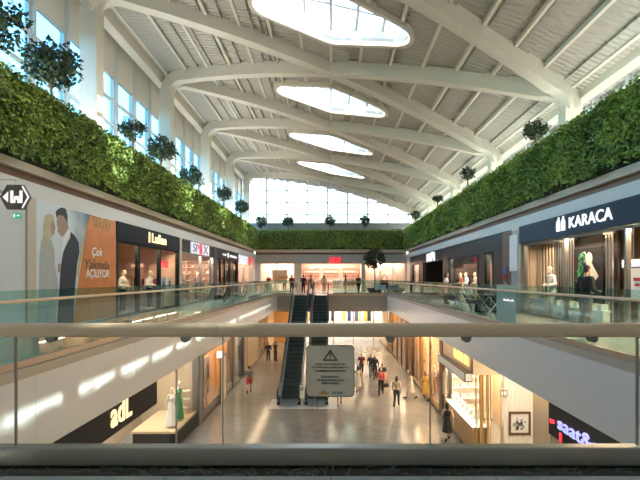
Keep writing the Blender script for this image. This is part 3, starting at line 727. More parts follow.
# bags
def bag(loc, rz, m, label):
    t = thing('handbag', loc, label, 'bag', rz=rz)
    b = MB(); b.rings([[(-.15*k, -.05*k, z), (.15*k, -.05*k, z), (.15*k, .05*k, z), (-.15*k, .05*k, z)] for k, z in ((.95, 0), (1, .05), (.9, .2), (.8, .24))]).mesh
    o = bpy.data.objects.new('bag_body', b.mesh('bag_body', [m])); C.objects.link(o); o.parent = t
    h = MB(); h.tube([(-.09, 0, .23), (-.08, 0, .36), (0, 0, .42), (.08, 0, .36), (.09, 0, .23)], .012, 8)
    o = bpy.data.objects.new('handle', h.mesh('handle', [m])); C.objects.link(o); o.parent = t
bag((w.location.x+.33, w.location.y-.02, LOW+.50), .4, 'cloth_black', 'black handbag hanging from the hand of the coral topped person')
# ------------------------------------------------------------------ shops: shells
WARM = (1.0, 0.72, 0.45); PINK = (1.0, 0.80, 0.66); NEUT = (1.0, 0.92, 0.82)
def side_shell(s, y0, y1, X, z0, z1, depth, wm, lc, power, fl=None, end_near=True, end_far=True):
    Xb = X+depth*s; sd = 'wall_left' if s < 0 else 'wall_right'
    struct(B(Xb, Xb+0.08*s, y0, y1, z0, z1), sd, wm)
    if end_near: struct(B(X+0.25*s, Xb, y0-0.05, y0+0.03, z0, z1), sd, wm)
    if end_far: struct(B(X+0.25*s, Xb, y1-0.03, y1+0.05, z0, z1), sd, wm)
    area((X+s*depth*0.5, (y0+y1)/2, z1-0.12), (0, 0, 0), depth*0.5, (y1-y0)*0.8, power*0.5, lc)
    area((X+s*0.28, (y0+y1)/2, z1-0.7), (0, s*0.5, 0), 0.12, (y1-y0)*0.85, power*0.4, lc)  # extra strip light added behind the glass to brighten the window displays
def side_window_front(s, X, y0, y1, z0, z1, posts, pm, pw=0.12, base=0.0):
    """glazed shop front with posts; returns the window"""
    global wn
    fr = MB()
    for y in posts: fr.box(X-0.02*s, X+0.12*s, y-pw/2, y+pw/2, z0, z1)
    fr.box(X, X+0.08*s, y0, y1, z1-0.08, z1); fr.box(X, X+0.1*s, y0, y1, z0, z0+0.06+base)
    o = struct(fr, 'window_%d' % wn, pm); wn += 1
    B(X+0.04*s, X+0.055*s, y0, y1, z0+0.06+base, z1-0.08).build('pane', 'glass_shop', o)
    return o
HZ = 2.85          # underside of the upper signs
def header(s, y0, y1, m, z0=HZ, z1=3.56, proud=0.0):
    X = (SL if s < 0 else SR) - proud*s
    return struct(B(X, X+(0.25+proud)*s, y0, y1, z0, z1), 'wall_left' if s < 0 else 'wall_right', m)
def pier(s, y0, y1, m, X=None, z0=0.0, z1=3.56, proud=0.05):
    X = X or (SL if s < 0 else SR)
    return struct(B(X-proud*s, X+0.3*s, y0, y1, z0, z1), 'wall_column', m)
spot_n = 0
SPOT = None
def spotlight(loc, aim, label, group):
    """black can on a short stem, hung from the ceiling"""
    global SPOT
    rz = math.atan2(aim[1], aim[0])-PI/2
    if SPOT is None:
        t = thing('ceiling_spotlight', loc, label, 'spotlight', group, rz)
        def add(nm, mb, m):
            o = bpy.data.objects.new(nm, mb.mesh(nm, [m])); C.objects.link(o); o.parent = t
        add('stem', MB().tube([(0, 0, 0), (0, 0, -.16)], .012, 8).lathe([(.04, -.02), (.04, 0)], (0, 0, 0), 10), 'black')
        add('can', MB().tube([(0, -.09, -.12), (0, .02, -.18), (0, .09, -.22)], [.045, .06, .062], 12), 'black')
        add('lamp', MB().tube([(0, .088, -.219), (0, .096, -.223)], .05, 12), 'lamp_warm')
        SPOT = t; return t
    return dup(SPOT, loc, rz, label, group)
# garments on rails
def garment_mesh(kind):
    mb = MB()
    if kind == 'top': o = [(-.22, .0), (-.17, -.02), (-.17, -.55), (.17, -.55), (.17, -.02), (.22, 0), (.27, -.42), (.21, -.44), (.17, -.12), (.17, 0.02), (.06, .10), (-.06, .10), (-.17, .02), (-.21, -.44), (-.27, -.42)]; w = [(-.06, .10), (-.2, .03), (-.28, -.42), (-.2, -.44), (-.17, -.14), (-.19, -.60), (.19, -.60), (.17, -.14), (.2, -.44), (.28, -.42), (.2, .03), (.06, .10)]
    else: w = [(-.05, .10), (-.18, .02), (-.16, -.2), (-.14, -.42), (-.26, -1.05), (.26, -1.05), (.14, -.42), (.16, -.2), (.18, .02), (.05, .10)]
    n_ = len(w); lay = []
    for y, k in ((-.035, .9), (-.02, 1), (.02, 1), (.035, .9)): lay.append([(x*k, y, z*(.985 if k < 1 else 1)-.0) for x, z in w])
    mb.rings(lay)
    mb.tube([(0, 0, .09), (.012, 0, .13), (.026, 0, .16), (.022, 0, .19), (0, 0, .2), (-.022, 0, .19), (-.026, 0, .17)], .005, 6)
    return mb.mesh('garment', ['cloth_grey'], smooth=False)
GM = {k: garment_mesh(k) for k in ('top', 'long')}
RACK = None
def rack(loc, rz, where, colors, kind='top', n_=8, length=1.4, h=1.5):
    """clothes rail with garments hung across it"""
    global RACK
    t = thing('clothes_rack', loc, 'clothes rail of %s garments %s' % (' and '.join(colors), where), 'clothes rack', rz=rz)
    def add(nm, mb):
        o = bpy.data.objects.new(nm, mb.mesh(nm, ['steel_dark'])); C.objects.link(o); o.parent = t
    add('rail', MB().tube([(-length/2, 0, h), (length/2, 0, h)], .014, 8))
    for q in (-1, 1): add('upright', MB().tube([(q*length/2, 0, 0), (q*length/2, 0, h)], .014, 8)); add('foot', B(q*length/2-.02, q*length/2+.02, -.25, .25, 0, .025))
    cs, sn = math.cos(rz), math.sin(rz)
    for i in range(n_):
        lx = -length/2+.12+(length-.24)*i/max(1, n_-1); c = colors[i % len(colors)]
        o = bpy.data.objects.new('garment', GM[kind]); C.objects.link(o)
        o.location = (loc[0]+cs*lx, loc[1]+sn*lx, loc[2]+h-.172); o.rotation_euler.z = rz+PI/2+random.uniform(-.1, .1)
        remat(o, 'cloth_'+c); tag(o, '%s garment on the rail %s' % (c, where), 'garment', '%s garments %s' % (c, where))
def shelving(loc, rz, where, w=1.2, h=2.2, d=.35, ns=5, m='wall_white', items=None, colors=('beige',), lit=None, kind='box'):
    t = thing('shelving_unit', loc, 'tall shelving unit %s' % where, 'shelves', rz=rz)
    def add(nm, mb, m_=m):
        o = bpy.data.objects.new(nm, mb.mesh(nm, [m_])); C.objects.link(o); o.parent = t
    add('back_panel', B(-w/2, w/2, d-.02, d, 0, h), lit or m)
    for q in (-1, 1): add('side_panel', B(q*w/2-.015, q*w/2+.015, 0, d, 0, h))
    for i in range(ns+1): add('shelf', B(-w/2+.015, w/2-.015, 0, d-.02, .06+(h-.1)*i/ns, .09+(h-.1)*i/ns))
    cs, sn = math.cos(rz), math.sin(rz); it = items or 0
    for i in range(ns):
        for j in range(it):
            lx = -w/2+w*(j+.5)/it; c = colors[(i*3+j*2) % len(colors)]; z = .09+(h-.1)*i/ns
            o = bpy.data.objects.new('shoe' if kind == 'shoe' else ('folded_garment' if kind == 'fold' else 'gift_box'), ITEM[kind]); C.objects.link(o)
            o.location = (loc[0]+cs*lx-sn*.16, loc[1]+sn*lx+cs*.16, loc[2]+z+.004); o.rotation_euler.z = rz
            remat(o, 'cloth_'+c); tag(o, '%s %s %s' % (c, {'shoe': 'shoe', 'fold': 'folded garment', 'box': 'box'}[kind], where), {'shoe': 'shoe', 'fold': 'garment', 'box': 'box'}[kind], '%s goods %s' % (c, where))
def item_mesh(kind):
    mb = MB()
    if kind == 'shoe':
        mb.rings([[(sx*w_, y, z*hh) for sx, z in ((-1, 0), (1, 0), (.8, 1), (-.8, 1))] for y, w_, hh in ((-.14, .035, .04), (-.1, .045, .055), (0, .042, .085), (.06, .038, .13), (.11, .036, .14), (.13, .03, .13))])
    elif kind == 'fold':
        for k in range(3): mb.rings([[(-.15+.01*k, -.12, .05*k+.003), (.15-.01*k, -.12, .05*k+.003), (.15-.01*k, .12, .05*k+.003), (-.15+.01*k, .12, .05*k+.003)], [(-.16, -.125, .05*k+.025), (.16, -.125, .05*k+.025), (.16, .125, .05*k+.025), (-.16, .125, .05*k+.025)], [(-.15, -.12, .05*k+.047), (.15, -.12, .05*k+.047), (.15, .12, .05*k+.047), (-.15, .12, .05*k+.047)]])
    else:
        mb.box(-.11, .11, -.1, .1, 0, .16); mb.box(-.115, .115, -.105, .105, .16, .21); mb.box(-.02, .02, -.108, .108, -.0, .214)
    return mb.mesh('item', ['cloth_beige'])
ITEM = {k: item_mesh(k) for k in ('shoe', 'fold', 'box')}
def poster_stand(loc, rz, label, m1='white', m2='cloth_red', h=1.5, w=.55):
    t = thing('poster_stand', loc, label, 'poster stand', rz=rz)
    def add(nm, mb, m_, par=None):
        o = bpy.data.objects.new(nm, mb.mesh(nm, [m_])); C.objects.link(o); o.parent = par or t; return o
    add('post', MB().tube([(0, .03, 0), (0, .03, h)], .02, 8), 'steel'); add('base', MB().lathe([(.2, 0), (.2, .02), (.05, .035)], (0, .03, 0), 16), 'steel')
    fr_ = add('frame', B(-w/2, w/2, -.01, .02, h-.95, h), 'black'); add('poster', B(-w/2+.03, w/2-.03, -.014, -.011, h-.92, h-.03), m1, fr_)
    mk = MB()
    mk.box(-w/2+.14, w/2-.14, -.018, -.014, h-.38, h-.29); mk.box(-w/2+.2, w/2-.2, -.018, -.014, h-.52, h-.45)
    add('print', mk, m2, fr_)
def scrawl(X, ya, yb, z, h, m, parent, n_=7, r=None):
    """lettering too small to read in the photograph: a row of short upright strokes and hooks"""
    mb = MB(); R_ = random.Random(n_*31+int(h*100)); w = abs(yb-ya)/n_; r = r or h*.11; y0 = min(ya, yb)
    for i in range(n_):
        y = y0+w*(i+.2); k = R_.choice((0, 1, 2)); a = R_.uniform(.75, 1)*h
        P = [(X, y, z), (X, y, z+a)] if k == 0 else ([(X, y, z), (X, y, z+a*.8), (X, y+w*.45, z+a), (X, y+w*.55, z+a*.2)] if k == 1 else [(X, y+w*.5, z+a), (X, y, z+a*.7), (X, y+w*.5, z+a*.35), (X, y, z)])
        mb.tube(P, r, 6)
    return mb.build('lettering', m, parent)
def sign(name, label, panel=None, pm='black', letters=(), s=-1):
    """panel: (X, y0, y1, z0, z1, thick); letters: (string, X, y_left, y_right, z, height, mat, weight)"""
    b0 = panel or (letters[0][1], letters[0][2], letters[0][3], letters[0][4], letters[0][4]+letters[0][5], .05)
    t = thing(name, (b0[0], (b0[1]+b0[2])/2, b0[3]), label, 'sign')
    p_ = t
    if panel: p_ = B(panel[0], panel[0]+panel[5]*s, panel[1], panel[2], panel[3], panel[4]).build('sign_panel', pm, t)
    for (st, X, ya, yb, z, h, m, wt) in letters:
        xd = (0, 1, 0) if s < 0 else (0, -1, 0)
        st_y = ya if s < 0 else yb
        MB().text(st, (X, st_y, z), xd, (0, 0, 1), abs(yb-ya), h, .03, weight=wt*.5).build('lettering', m, p_)
    return t

# ------------------------------------------------------------------ upper left
struct(B(SL-0.25, SL, YB, 12.15, 0, 3.56), 'wall_left', 'light_grey')
struct(B(SL-0.25, SL+0.06, 12.15, 12.5, 0, 3.56), 'wall_column', 'beige')
struct(B(SL-0.25, SL-0.02, 12.5, 17.2, 0, 3.56), 'wall_left', 'light_grey')
# hanging washroom sign (hexagon) and exit sign
def hexsign():
    X = -6.9; Y, Z = yz(15, 197, X); t = thing('hanging_sign', (X, Y, Z-0.28), 'dark grey hexagonal hanging sign with white arrow and W', 'sign')
    def hexa(r, y0, d):
        P = [(X-r*1.22, y0, Z), (X-r*.66, y0, Z-r), (X+r*.66, y0, Z-r), (X+r*1.22, y0, Z), (X+r*.66, y0, Z+r), (X-r*.66, y0, Z+r)]; return P
    MB().prism(hexa(.27, Y, 0), (0, .07, 0)).build('panel', 'board_grey', t)
    bd = MB(); o = hexa(.255, Y-.004, 0); i = hexa(.225, Y-.004, 0)
    for a in (1, 2, 3, 4):     # white border runs round the right half
        b = a+1; 
        if a in (2, 3): bd.prism([o[a], o[b], i[b], i[a]], (0, .003, 0))
    bd.build('border', 'letter_white', t)
    MB().prism([(X-.27, Y-.004, Z), (X-.15, Y-.004, Z-.12), (X-.15, Y-.004, Z+.12)], (0, .003, 0)).build('arrow', 'letter_white', t)
    wl = MB()       # blocky W with a notched foot
    for bx in ((-.10, -.035, -.13, .14), (.10, .165, -.13, .14), (-.035, .01, -.13, -.06), (.055, .10, -.13, -.06), (-.02, .085, -.06, .02)): wl.box(X+bx[0], X+bx[1], Y-.007, Y-.002, Z+bx[2], Z+bx[3])
    wl.build('lettering', 'letter_white', t)
    MB().tube([(X, Y+.035, Z+.2), (X, Y+.035, 3.6)], .012, 8).tube([(X, Y+.035, 3.6), (X-1.0, Y+.035, 3.6)], .012, 8).build('hanger', 'steel', t)
    e = thing('exit_sign', (X, Y, Z-.62), 'small green exit sign under the hexagonal sign', 'sign')
    B(X-.06, X+.12, Y+.0, Y+.04, Z-.47, Z-.34).build('panel', 'green_exit', e)
    mk = MB(); mk.box(X-.03, X+.0, Y-.004, Y, Z-.44, Z-.37); mk.box(X+.03, X+.09, Y-.004, Y, Z-.41, Z-.40); mk.prism([(X+.07, Y-.004, Z-.38), (X+.1, Y-.004, Z-.405), (X+.07, Y-.004, Z-.43)], (0, .004, 0)); mk.build('symbol', 'letter_white', e)
    MB().tube([(X+.03, Y+.02, Z-.35), (X+.03, Y+.02, Z-.26)], .008, 6).build('hanger', 'steel', e)
hexsign()
# wedding poster
def poster():
    X = SL; t = thing('wedding_poster', (X, 14.8, 0.0), 'large hoarding poster of a couple beside an orange opening announcement', 'poster')
    B(X, X+.03, 12.52, 17.18, 0.02, 3.52).build('board', 'poster_sky', t)
    def poly(nm, pts, m, lay):
        P = []
        for px, py in pts:
            y, z = yz(px, py, X); y = min(max(y, 12.53), 17.17); P.append((X+.03+.002*lay, y, min(max(z, .03), 3.51)))
        MB().prism(P, (.002, 0, 0)).build(nm, m, t)
    def z1(pts): return [(20+x/6.4, 190+y/6.4) for x, y in pts]
    def z2(pts): return [(x/4, 240+y/4) for x, y in pts]
    poly('woman_dress', z1([(128, 350), (165, 320), (195, 320), (212, 380), (215, 470)])+[(57, 285), (54, 323), (33, 323), (38, 288), (38.5, 255)], 'poster_dress', 1)
    poly('woman_face', z1([(188, 185), (206, 190), (214, 215), (221, 245), (214, 258), (213, 280), (195, 300), (186, 260)]), 'poster_face', 1)
    poly('woman_hair', z1([(150, 168), (175, 152), (200, 158), (213, 178), (205, 195), (192, 215), (190, 250), (196, 290), (185, 320), (165, 345), (135, 372), (122, 352), (138, 300), (140, 230)]), 'poster_hair', 2)
    poly('man_face', z1([(230, 165), (268, 158), (295, 185), (303, 245), (275, 290), (258, 300), (240, 272), (232, 262), (238, 240), (228, 225)]), 'poster_face', 1)
    poly('man_hair', z1([(220, 140), (235, 122), (258, 108), (285, 120), (298, 165), (295, 215), (285, 190), (272, 165), (240, 160), (226, 178)]), 'poster_dark_hair', 2)
    poly('man_shirt', z1([(262, 330), (275, 290), (300, 262), (316, 270), (285, 350), (262, 425), (255, 400)]), 'poster_white', 2)
    poly('man_suit', z1([(316, 266), (345, 295), (368, 335), (373, 400), (358, 470)])+[(74, 285), (72, 323), (56, 323), (58, 290), (59.5, 268), (62, 252), (66, 243), (69, 238)], 'poster_suit', 3)
    poly('hand', [(56.5, 265), (59, 263), (60, 267), (58.5, 273), (56.5, 272)], 'poster_face', 4)
    poly('orange_panel', [(88.8, 209), (115.4, 217), (115.4, 318), (71.5, 323), (78, 275), (86, 228)], 'poster_orange', 5)
    poly('gold_edge', [(85.3, 222), (86.3, 222.5), (77, 275), (75, 274)], 'poster_gold', 6)
    dr = MB()
    for k, (a, b) in enumerate(((92, 210.5), (98, 212.3), (104, 214.2))):
        for q in range(3):
            pts = []
            for i in range(9):
                u = i/8; px = a-1+5*u+q*.8; py = b+9*math.sin(PI*u)+q*4
                y, z = yz(px, py, X); pts.append((X+.044, min(y, 17.15), min(z, 3.5)))
            dr.tube(pts, .018, 6)
    dr.build('drapery', 'poster_gold', t)
    for st, xa, xb, ya, yb, m in (('Çok', 90.5, 101.5, 257.5, 247, 'white'), ('Yakında', 83.5, 108, 268.5, 259, 'walnut'), ('AÇILIYOR', 84.5, 108, 279.5, 269, 'white')):
        y0, z0 = yz(xa, ya, X); y1, zt = yz(xb, yb, X); _, za = yz(xa, yb, X)
        MB().text(st, (X+.045, y0, z0), (0, 1, 0), (0, 0, 1), y1-y0, za-z0, .004, weight=.015, shear=.25 if st != 'AÇILIYOR' else 0).build('lettering', m, t)
poster()
# black fascia clothes shop
header(-1, 17.2, 24.4, 'black', proud=.0)
sign('shop_sign', 'black shop sign with glowing gold letters on the left gallery', (SL+.06, 17.22, 24.38, HZ, 3.54, .06), 'black', [('Lufian', SL+.065, 20.55, 22.3, 3.0, .42, 'letter_gold', .02), ('I', SL+.065, 20.2, 20.3, 2.98, .45, 'letter_gold', .0)])
side_window_front(-1, SL, 17.2, 24.4, 0, HZ, [17.3, 19.3, 21.7, 24.3], 'black', .22)
side_shell(-1, 17.2, 24.4, SL, 0, 3.5, 3.6, 'wall_tan', WARM, 125)
struct(B(-11.3, -8.2, 17.3, 24.3, 3.3, 3.36), 'ceiling', 'wall_orange')
# sports shop
header(-1, 24.4, 32, 'dark_brown')
sign('shop_sign', 'white and red lit shop sign on brown band, left gallery', (SL+.08, 26.4, 30.2, 2.86, 3.5, .08), 'panel_lit', [('SP', SL+.085, 26.6, 27.75, 2.93, .5, 'cloth_lilac', .0), ('X', SL+.085, 28.75, 29.8, 2.93, .5, 'cloth_lilac', .0)])
B(SL+.085, SL+.1, 27.9, 28.5, 2.88, 3.48).build('red_bar', 'letter_red', [o for o in C.objects if o.name.startswith('shop_sign')][-1])
pier(-1, 24.4, 24.75, 'beige'); pier(-1, 31.6, 32.4, 'charcoal')
side_window_front(-1, SL, 24.75, 31.6, 0, HZ, [24.8, 28.6, 31.5], 'steel_dark', .1)
side_shell(-1, 24.4, 32, SL, 0, 3.5, 3.6, 'wall_pink', PINK, 125)
# dark shop with white lettering
header(-1, 32, 39.7, 'dark_brown')
sign('shop_sign', 'dark brown shop band with small white letters and round emblem, left gallery', (SL+.05, 32.1, 39.6, HZ, 3.54, .05), 'dark_brown', [])
q_ = [o for o in C.objects if o.name.startswith('shop_sign')][-1]; scrawl(SL+.06, 36.4, 39.2, 3.06, .2, 'letter_white', q_, 12); scrawl(SL+.06, 34.0, 35.2, 3.08, .18, 'letter_white', q_, 4); MB().tube([(SL+.055, 35.8, 3.17), (SL+.075, 35.8, 3.17)], .2, 14).build('emblem', 'letter_white', q_)
pier(-1, 36.6, 37.0, 'dark_brown'); pier(-1, 39.4, 39.8, 'black')
side_window_front(-1, SL, 32.4, 39.4, 0, HZ, [33.6, 35.0], 'black', .15)
side_shell(-1, 32, 39.7, SL, 0, 3.5, 3.6, 'wall_dim', WARM, 40)
# pale pink shop
header(-1, 39.8, 47, 'light_grey')
sign('shop_sign', 'pale lit shop sign with a red square, far left gallery', (SL+.06, 40.2, 44.4, 2.7, 3.45, .06), 'panel_lit', [])
B(SL+.07, SL+.12, 45.2, 46.6, 2.7, 3.4).build('red_square', 'letter_red', [o for o in C.objects if o.name.startswith('shop_sign')][-1])
side_window_front(-1, SL, 39.8, 47, 0, HZ, [42.6, 46.9], 'beige', .15)
side_shell(-1, 39.8, 47, SL, 0, 3.5, 3.0, 'wall_pink', PINK, 70)
struct(B(SL-.25, SL, 47, YW+.5, 0, 3.56), 'wall_left', 'fascia_grey')
# ------------------------------------------------------------------ upper right
struct(B(SR, SR+.25, YB, 3.5, 0, 3.56), 'wall_right', 'light_grey')
struct(B(SR-.1, SR+.35, 3.5, 19.4, 2.86, 3.54), 'wall_right', 'navy')
def karaca():
    t = sign('shop_sign', 'big navy shop sign with white letters and two figure emblem', (SR-.1, 3.55, 19.38, 2.85, 3.56, -.05), 'navy', [('KARACA', SR-.16, 12.9, 15.25, 3.06, .36, 'letter_white', .012)], 1)
    X = SR-.2; em = MB(); Y1, Z1 = yz(558, 214, SR); z = 3.03   # two slim figures side by side
    for k, yb in enumerate((15.98, 15.64)):
        em.box(X, X+.05, yb-.1, yb+.1, z, z+.30); em.ell((X+.025, yb+(.0 if k else -.03), z+.42), .025, .06, .07)
        em.prism([(X, yb-.1, z+.30), (X, yb+.1, z+.30), (X, yb+.05, z+.38), (X, yb-.05, z+.38)], (.05, 0, 0))
        em.box(X-.004, X, yb-.015, yb+.015, z, z+.2)
    em.build('emblem', 'letter_white', t)
karaca()
side_window_front(1, SR, 10.8, 19.2, 0, 2.85, [12.6, 15.9, 19.2], 'steel_dark', .08)
side_shell(1, 3.5, 19.4, SR, 0, 3.5, 4.0, 'wall_warm', WARM, 420, end_far=False)
struct(B(8.7, 11.8, 3.6, 19.3, 3.3, 3.36), 'ceiling', 'wall_orange')
struct(B(SR+.3, 12, 19.35, 19.45, 0, 3.5), 'wall_right', 'wall_tan')
# slatted screens behind the glass
def slats(y0, y1, n_, m, label, x=SR+.55, w=.06):
    t = thing('slat_screen', (x, (y0+y1)/2, 0), label, 'screen')
    for i in range(n_):
        y = y0+(y1-y0)*i/(n_-1); B(x-.02, x+.02, y-w/2, y+w/2, 0.0, 2.79).build('slat', m, t)
    B(x-.05, x+.05, y0-.1, y1+.1, 2.78, 2.86).build('rail', m, t)
slats(17.85, 19.15, 6, 'wall_tan', 'pale wooden slat screen at the left end of the blue signed shop')
slats(16.35, 17.65, 8, 'steel', 'grey metal slat screen in the middle of the blue signed shop', w=.045)
slats(14.1, 14.42, 3, 'steel', 'short slat screen right of the black display panel', w=.045)
struct(B(SR+.65, SR+.7, 14.0, 19.2, 0, 2.86), 'wall_right', 'dark_brown')  # dark sheet added behind the slats in place of the unlit interior
def display_panel():
    X = SR+.45; t = thing('shop_display', (X, 15.3, 0.3), 'black display panel with green plant and golden head picture', 'display')
    B(X, X+.05, 14.5, 16.15, .3, 2.45).build('panel', 'black', t)
    g = MB()
    for k in range(22):
        y = 15.62+.26*math.cos(k*2.4); z = 1.0+.05*k; a = k*1.3
        g.prism([(X-.01, y, z), (X-.01, y+.2*math.cos(a), z+.2*math.sin(a)+.05), (X-.01, y+.34*math.cos(a+.3), z+.34*math.sin(a+.3)), (X-.01, y+.15*math.cos(a+.7), z+.15*math.sin(a+.7))], (.008, 0, 0))
    g.build('green_picture', 'cloth_green', t)
    h = MB(); h.ell((X-.005, 15.2, 2.08), .012, .2, .2); h.prism([(X-.012, 15.05, 1.92), (X-.012, 15.4, 1.98), (X-.012, 14.98, 1.3), (X-.012, 14.66, 1.5)], (.01, 0, 0)); h.build('head_picture', 'cloth_cream', t)
    r = MB(); r.tube([(X-.01, 15.5+.14*math.cos(a), 2.14+.17*math.sin(a)) for a in [PI*.3*i for i in range(6)]], .015, 6); r.build('swirl', 'cloth_white', t)
display_panel()
# pillar and white panel
pier(1, 19.45, 19.75, 'beige'); struct(B(SR-.08, SR+.3, 19.75, 20.6, 1.75, 3.3), 'wall_right', 'white'); struct(B(SR, SR+.3, 19.75, 20.6, 0, 1.75), 'wall_right', 'grey'); struct(B(SR, SR+.3, 19.75, 20.6, 3.3, 3.56), 'wall_right', 'beige')
pier(1, 20.6, 21.6, 'brown', proud=.02)
v = thing('wall_sign', (SR-.05, 21.2, 1.4), 'small blue and red notice on the brown pillar', 'sign'); B(SR-.05, SR-.02, 21.0, 21.4, 1.65, 1.95).build('blue_panel', 'cloth_blue', v); B(SR-.05, SR-.02, 21.0, 21.4, 1.38, 1.62).build('red_panel', 'cloth_red', v)
# dark green marble shop
header(1, 21.6, 47, 'marble_green', 2.75)
for a, b in ((21.6, 22.9), (24.2, 25.2), (31.6, 33.2), (40.5, 42.0), (45.6, 47)): pier(1, a, b, 'marble_green', z1=2.76, proud=0)
t = thing('shop_sign', (SR-.04, 37, 2.75), 'two white block letters on the dark green marble front', 'sign')
for ya, yb, hole in ((38.6, 37.5, 1), (37.3, 35.7, 0)):
    lt = MB(); w_ = (ya-yb)/3; lt.box(SR-.06, SR-.01, yb, yb+w_, 2.78, 3.42); lt.box(SR-.06, SR-.01, ya-w_, ya, 2.78, 3.42); lt.box(SR-.06, SR-.01, yb+w_, ya-w_, 3.22 if hole else 3.0, 3.42 if hole else 3.5)
    lt.build('lettering', 'letter_white', t)
side_window_front(1, SR, 22.9, 24.2, 0, 2.75, [22.95, 24.15], 'black', .08); side_window_front(1, SR, 25.2, 31.6, 0, 2.75, [25.3, 31.5], 'black', .12); side_window_front(1, SR, 42.0, 45.6, 0, 2.75, [42.1, 45.5], 'black', .12)
struct(B(SR+.5, SR+.55, 22.9, 24.2, 0, 2.75), 'wall_right', 'wall_pink')
side_shell(1, 24.9, 33, SR, 0, 3.5, 3.2, 'wall_pink', PINK, 240); side_shell(1, 33, 41.5, SR, 0, 3.5, 3.6, 'black', WARM, 12); side_shell(1, 41.6, 47, SR, 0, 3.5, 1.6, 'wall_pink', PINK, 60, end_near=False)
area((SR+.25, 23.5, 2.7), (0, 0, 0), .3, 1.0, 10, PINK)
struct(B(SR, SR+.25, 47, YW+.5, 0, 3.56), 'wall_right', 'fascia_grey')
c_ = thing('counter', (8.6, 34.6, 0), 'orange wooden counter inside the dark shop doorway', 'counter'); B(8.3, 8.9, 33.6, 36.4, 0, 1.0).build('body', 'oak', c_); B(8.25, 8.95, 33.5, 36.5, 1.0, 1.06).build('counter_top', 'wall_orange', c_)
tb = thing('wall_panel', (SR+1.5, 33.9, 0.6), 'orange lit wall panel in the dark shop doorway', 'panel'); B(SR+1.4, SR+1.5, 33.25, 34.6, 1.1, 2.6).build('lit_panel', 'wall_orange', tb); B(SR+1.38, SR+1.52, 33.2, 34.65, .6, 1.1).build('plinth', 'dark_brown', tb)
area((SR+1.0, 34, 2.9), (0, -.6, 0), .4, 1.2, 14, WARM)
# ------------------------------------------------------------------ far end, upper floor
def far_x(px): return (px-CX)*YW/F
for a, b in ((-7.9, far_x(259.5)), (far_x(295), far_x(301.5)), (far_x(361.5), far_x(364.5)), (far_x(406), 7.9)): struct(B(a, b, YW, YW+.35, 0, 2.96), 'wall_far', 'fascia_grey' if a < -5 else 'beige')
fw = MB()
for x in (far_x(259.5)+.05, far_x(277), far_x(295)-.05): fw.box(x-.05, x+.05, YW+.05, YW+.15, 0, 2.95)
fw.box(far_x(259.5), far_x(295), YW+.05, YW+.15, 0, .12); o = struct(fw, 'window_%d' % wn, 'beige'); wn += 1
B(far_x(259.5), far_x(295), YW+.09, YW+.1, .12, 2.95).build('pane', 'glass_shop', o)
fw = MB()
for x in (far_x(364.5)+.05, far_x(380), far_x(393), far_x(406)-.05): fw.box(x-.05, x+.05, YW+.05, YW+.15, 0, 2.95)
o = struct(fw, 'window_%d' % wn, 'beige'); wn += 1
B(far_x(364.5), far_x(406), YW+.09, YW+.1, .0, 2.95).build('pane', 'glass_shop', o)
struct(B(-7.9, -3.4, YW+2.6, YW+2.7, 0, 3.5), 'wall_far', 'wall_pink'); struct(B(3.4, 7.9, YW+1.2, YW+1.3, 0, 3.5), 'wall_far', 'wall_pink')
struct(B(-3.4, 3.4, YW+5.5, YW+5.6, 0, 3.5), 'wall_far', 'wall_pink'); struct(B(-3.45, -3.35, YW+.35, YW+5.5, 0, 3.5), 'wall_left', 'wall_pink'); struct(B(3.35, 3.45, YW+.35, YW+5.5, 0, 3.5), 'wall_right', 'wall_pink')
area((-5.6, YW+1.3, 3.35), (0, 0, 0), 3.4, 1.6, 75, PINK); area((0, YW+2.8, 3.35), (0, 0, 0), 5.5, 4.2, 130, PINK); area((5.6, YW+.75, 3.35), (0, 0, 0), 3.6, .7, 70, PINK)
t = thing('shop_sign', (.85, YW, 3.05), 'red glowing shop letters over the far entrance', 'sign'); MB().text('H&M', (far_x(329), YW-.01, 3.0), (1, 0, 0), (0, 0, 1), far_x(341)-far_x(329), .62, .08, weight=.03, shear=.25).build('lettering', 'letter_red', t)
t = thing('lit_sign', (far_x(312), YW+.8, 2.3), 'small white lit sign inside the far entrance', 'sign'); B(far_x(309.5), far_x(314.5), YW+.8, YW+.85, 2.42, 2.72).build('panel', 'letter_white', t); MB().tube([(far_x(312), YW+.825, 2.7), (far_x(312), YW+.825, 3.5)], .012, 6).build('hanger', 'steel', t)
for i, (x, cs_) in enumerate(((-2.3, ('maroon', 'rust')), (-1.1, ('beige', 'pink')), (0.6, ('pink', 'white')), (1.9, ('navy', 'rust')), (2.8, ('black', 'beige')))):
    rack((x, YW+1.6+.3*(i % 2), 0), 0, ['at far left', 'left of the middle', 'in the middle', 'right of the middle', 'at far right'][i]+' of the red lettered shop', cs_, 'top', 7, 1.0, 1.45)
for i, x in enumerate((-2.2, 0, 2.2)): shelving((x, YW+5.1, 0), 0, 'on the red lettered shop back wall, %s' % ['left', 'middle', 'right'][i], 1.8, 2.6, .35, 5, 'wall_pink', 5, ('beige', 'rust', 'white', 'maroon'), kind='fold')
mannequin('figure', (-6.6, YW+1.0, .0), PI, 'mannequin in maroon at the left of the far left window', shirt='cloth_maroon', trousers='cloth_tan')
mannequin('figure', (-4.95, YW+1.0, .0), PI, 'left of the two dark clad mannequins in the far left window', shirt='cloth_black', trousers='cloth_rust')
mannequin('figure', (-4.2, YW+1.0, .0), PI, 'right of the two dark clad mannequins in the far left window', shirt='cloth_rust', trousers='cloth_black')
t = thing('window_poster', (-6.0, YW+.5, 1.0), 'orange patterned poster in the far left window', 'poster'); B(-6.2, -4.6, YW+.5, YW+.53, .9, 2.3).build('board', 'wall_pink', t)
pp = MB()
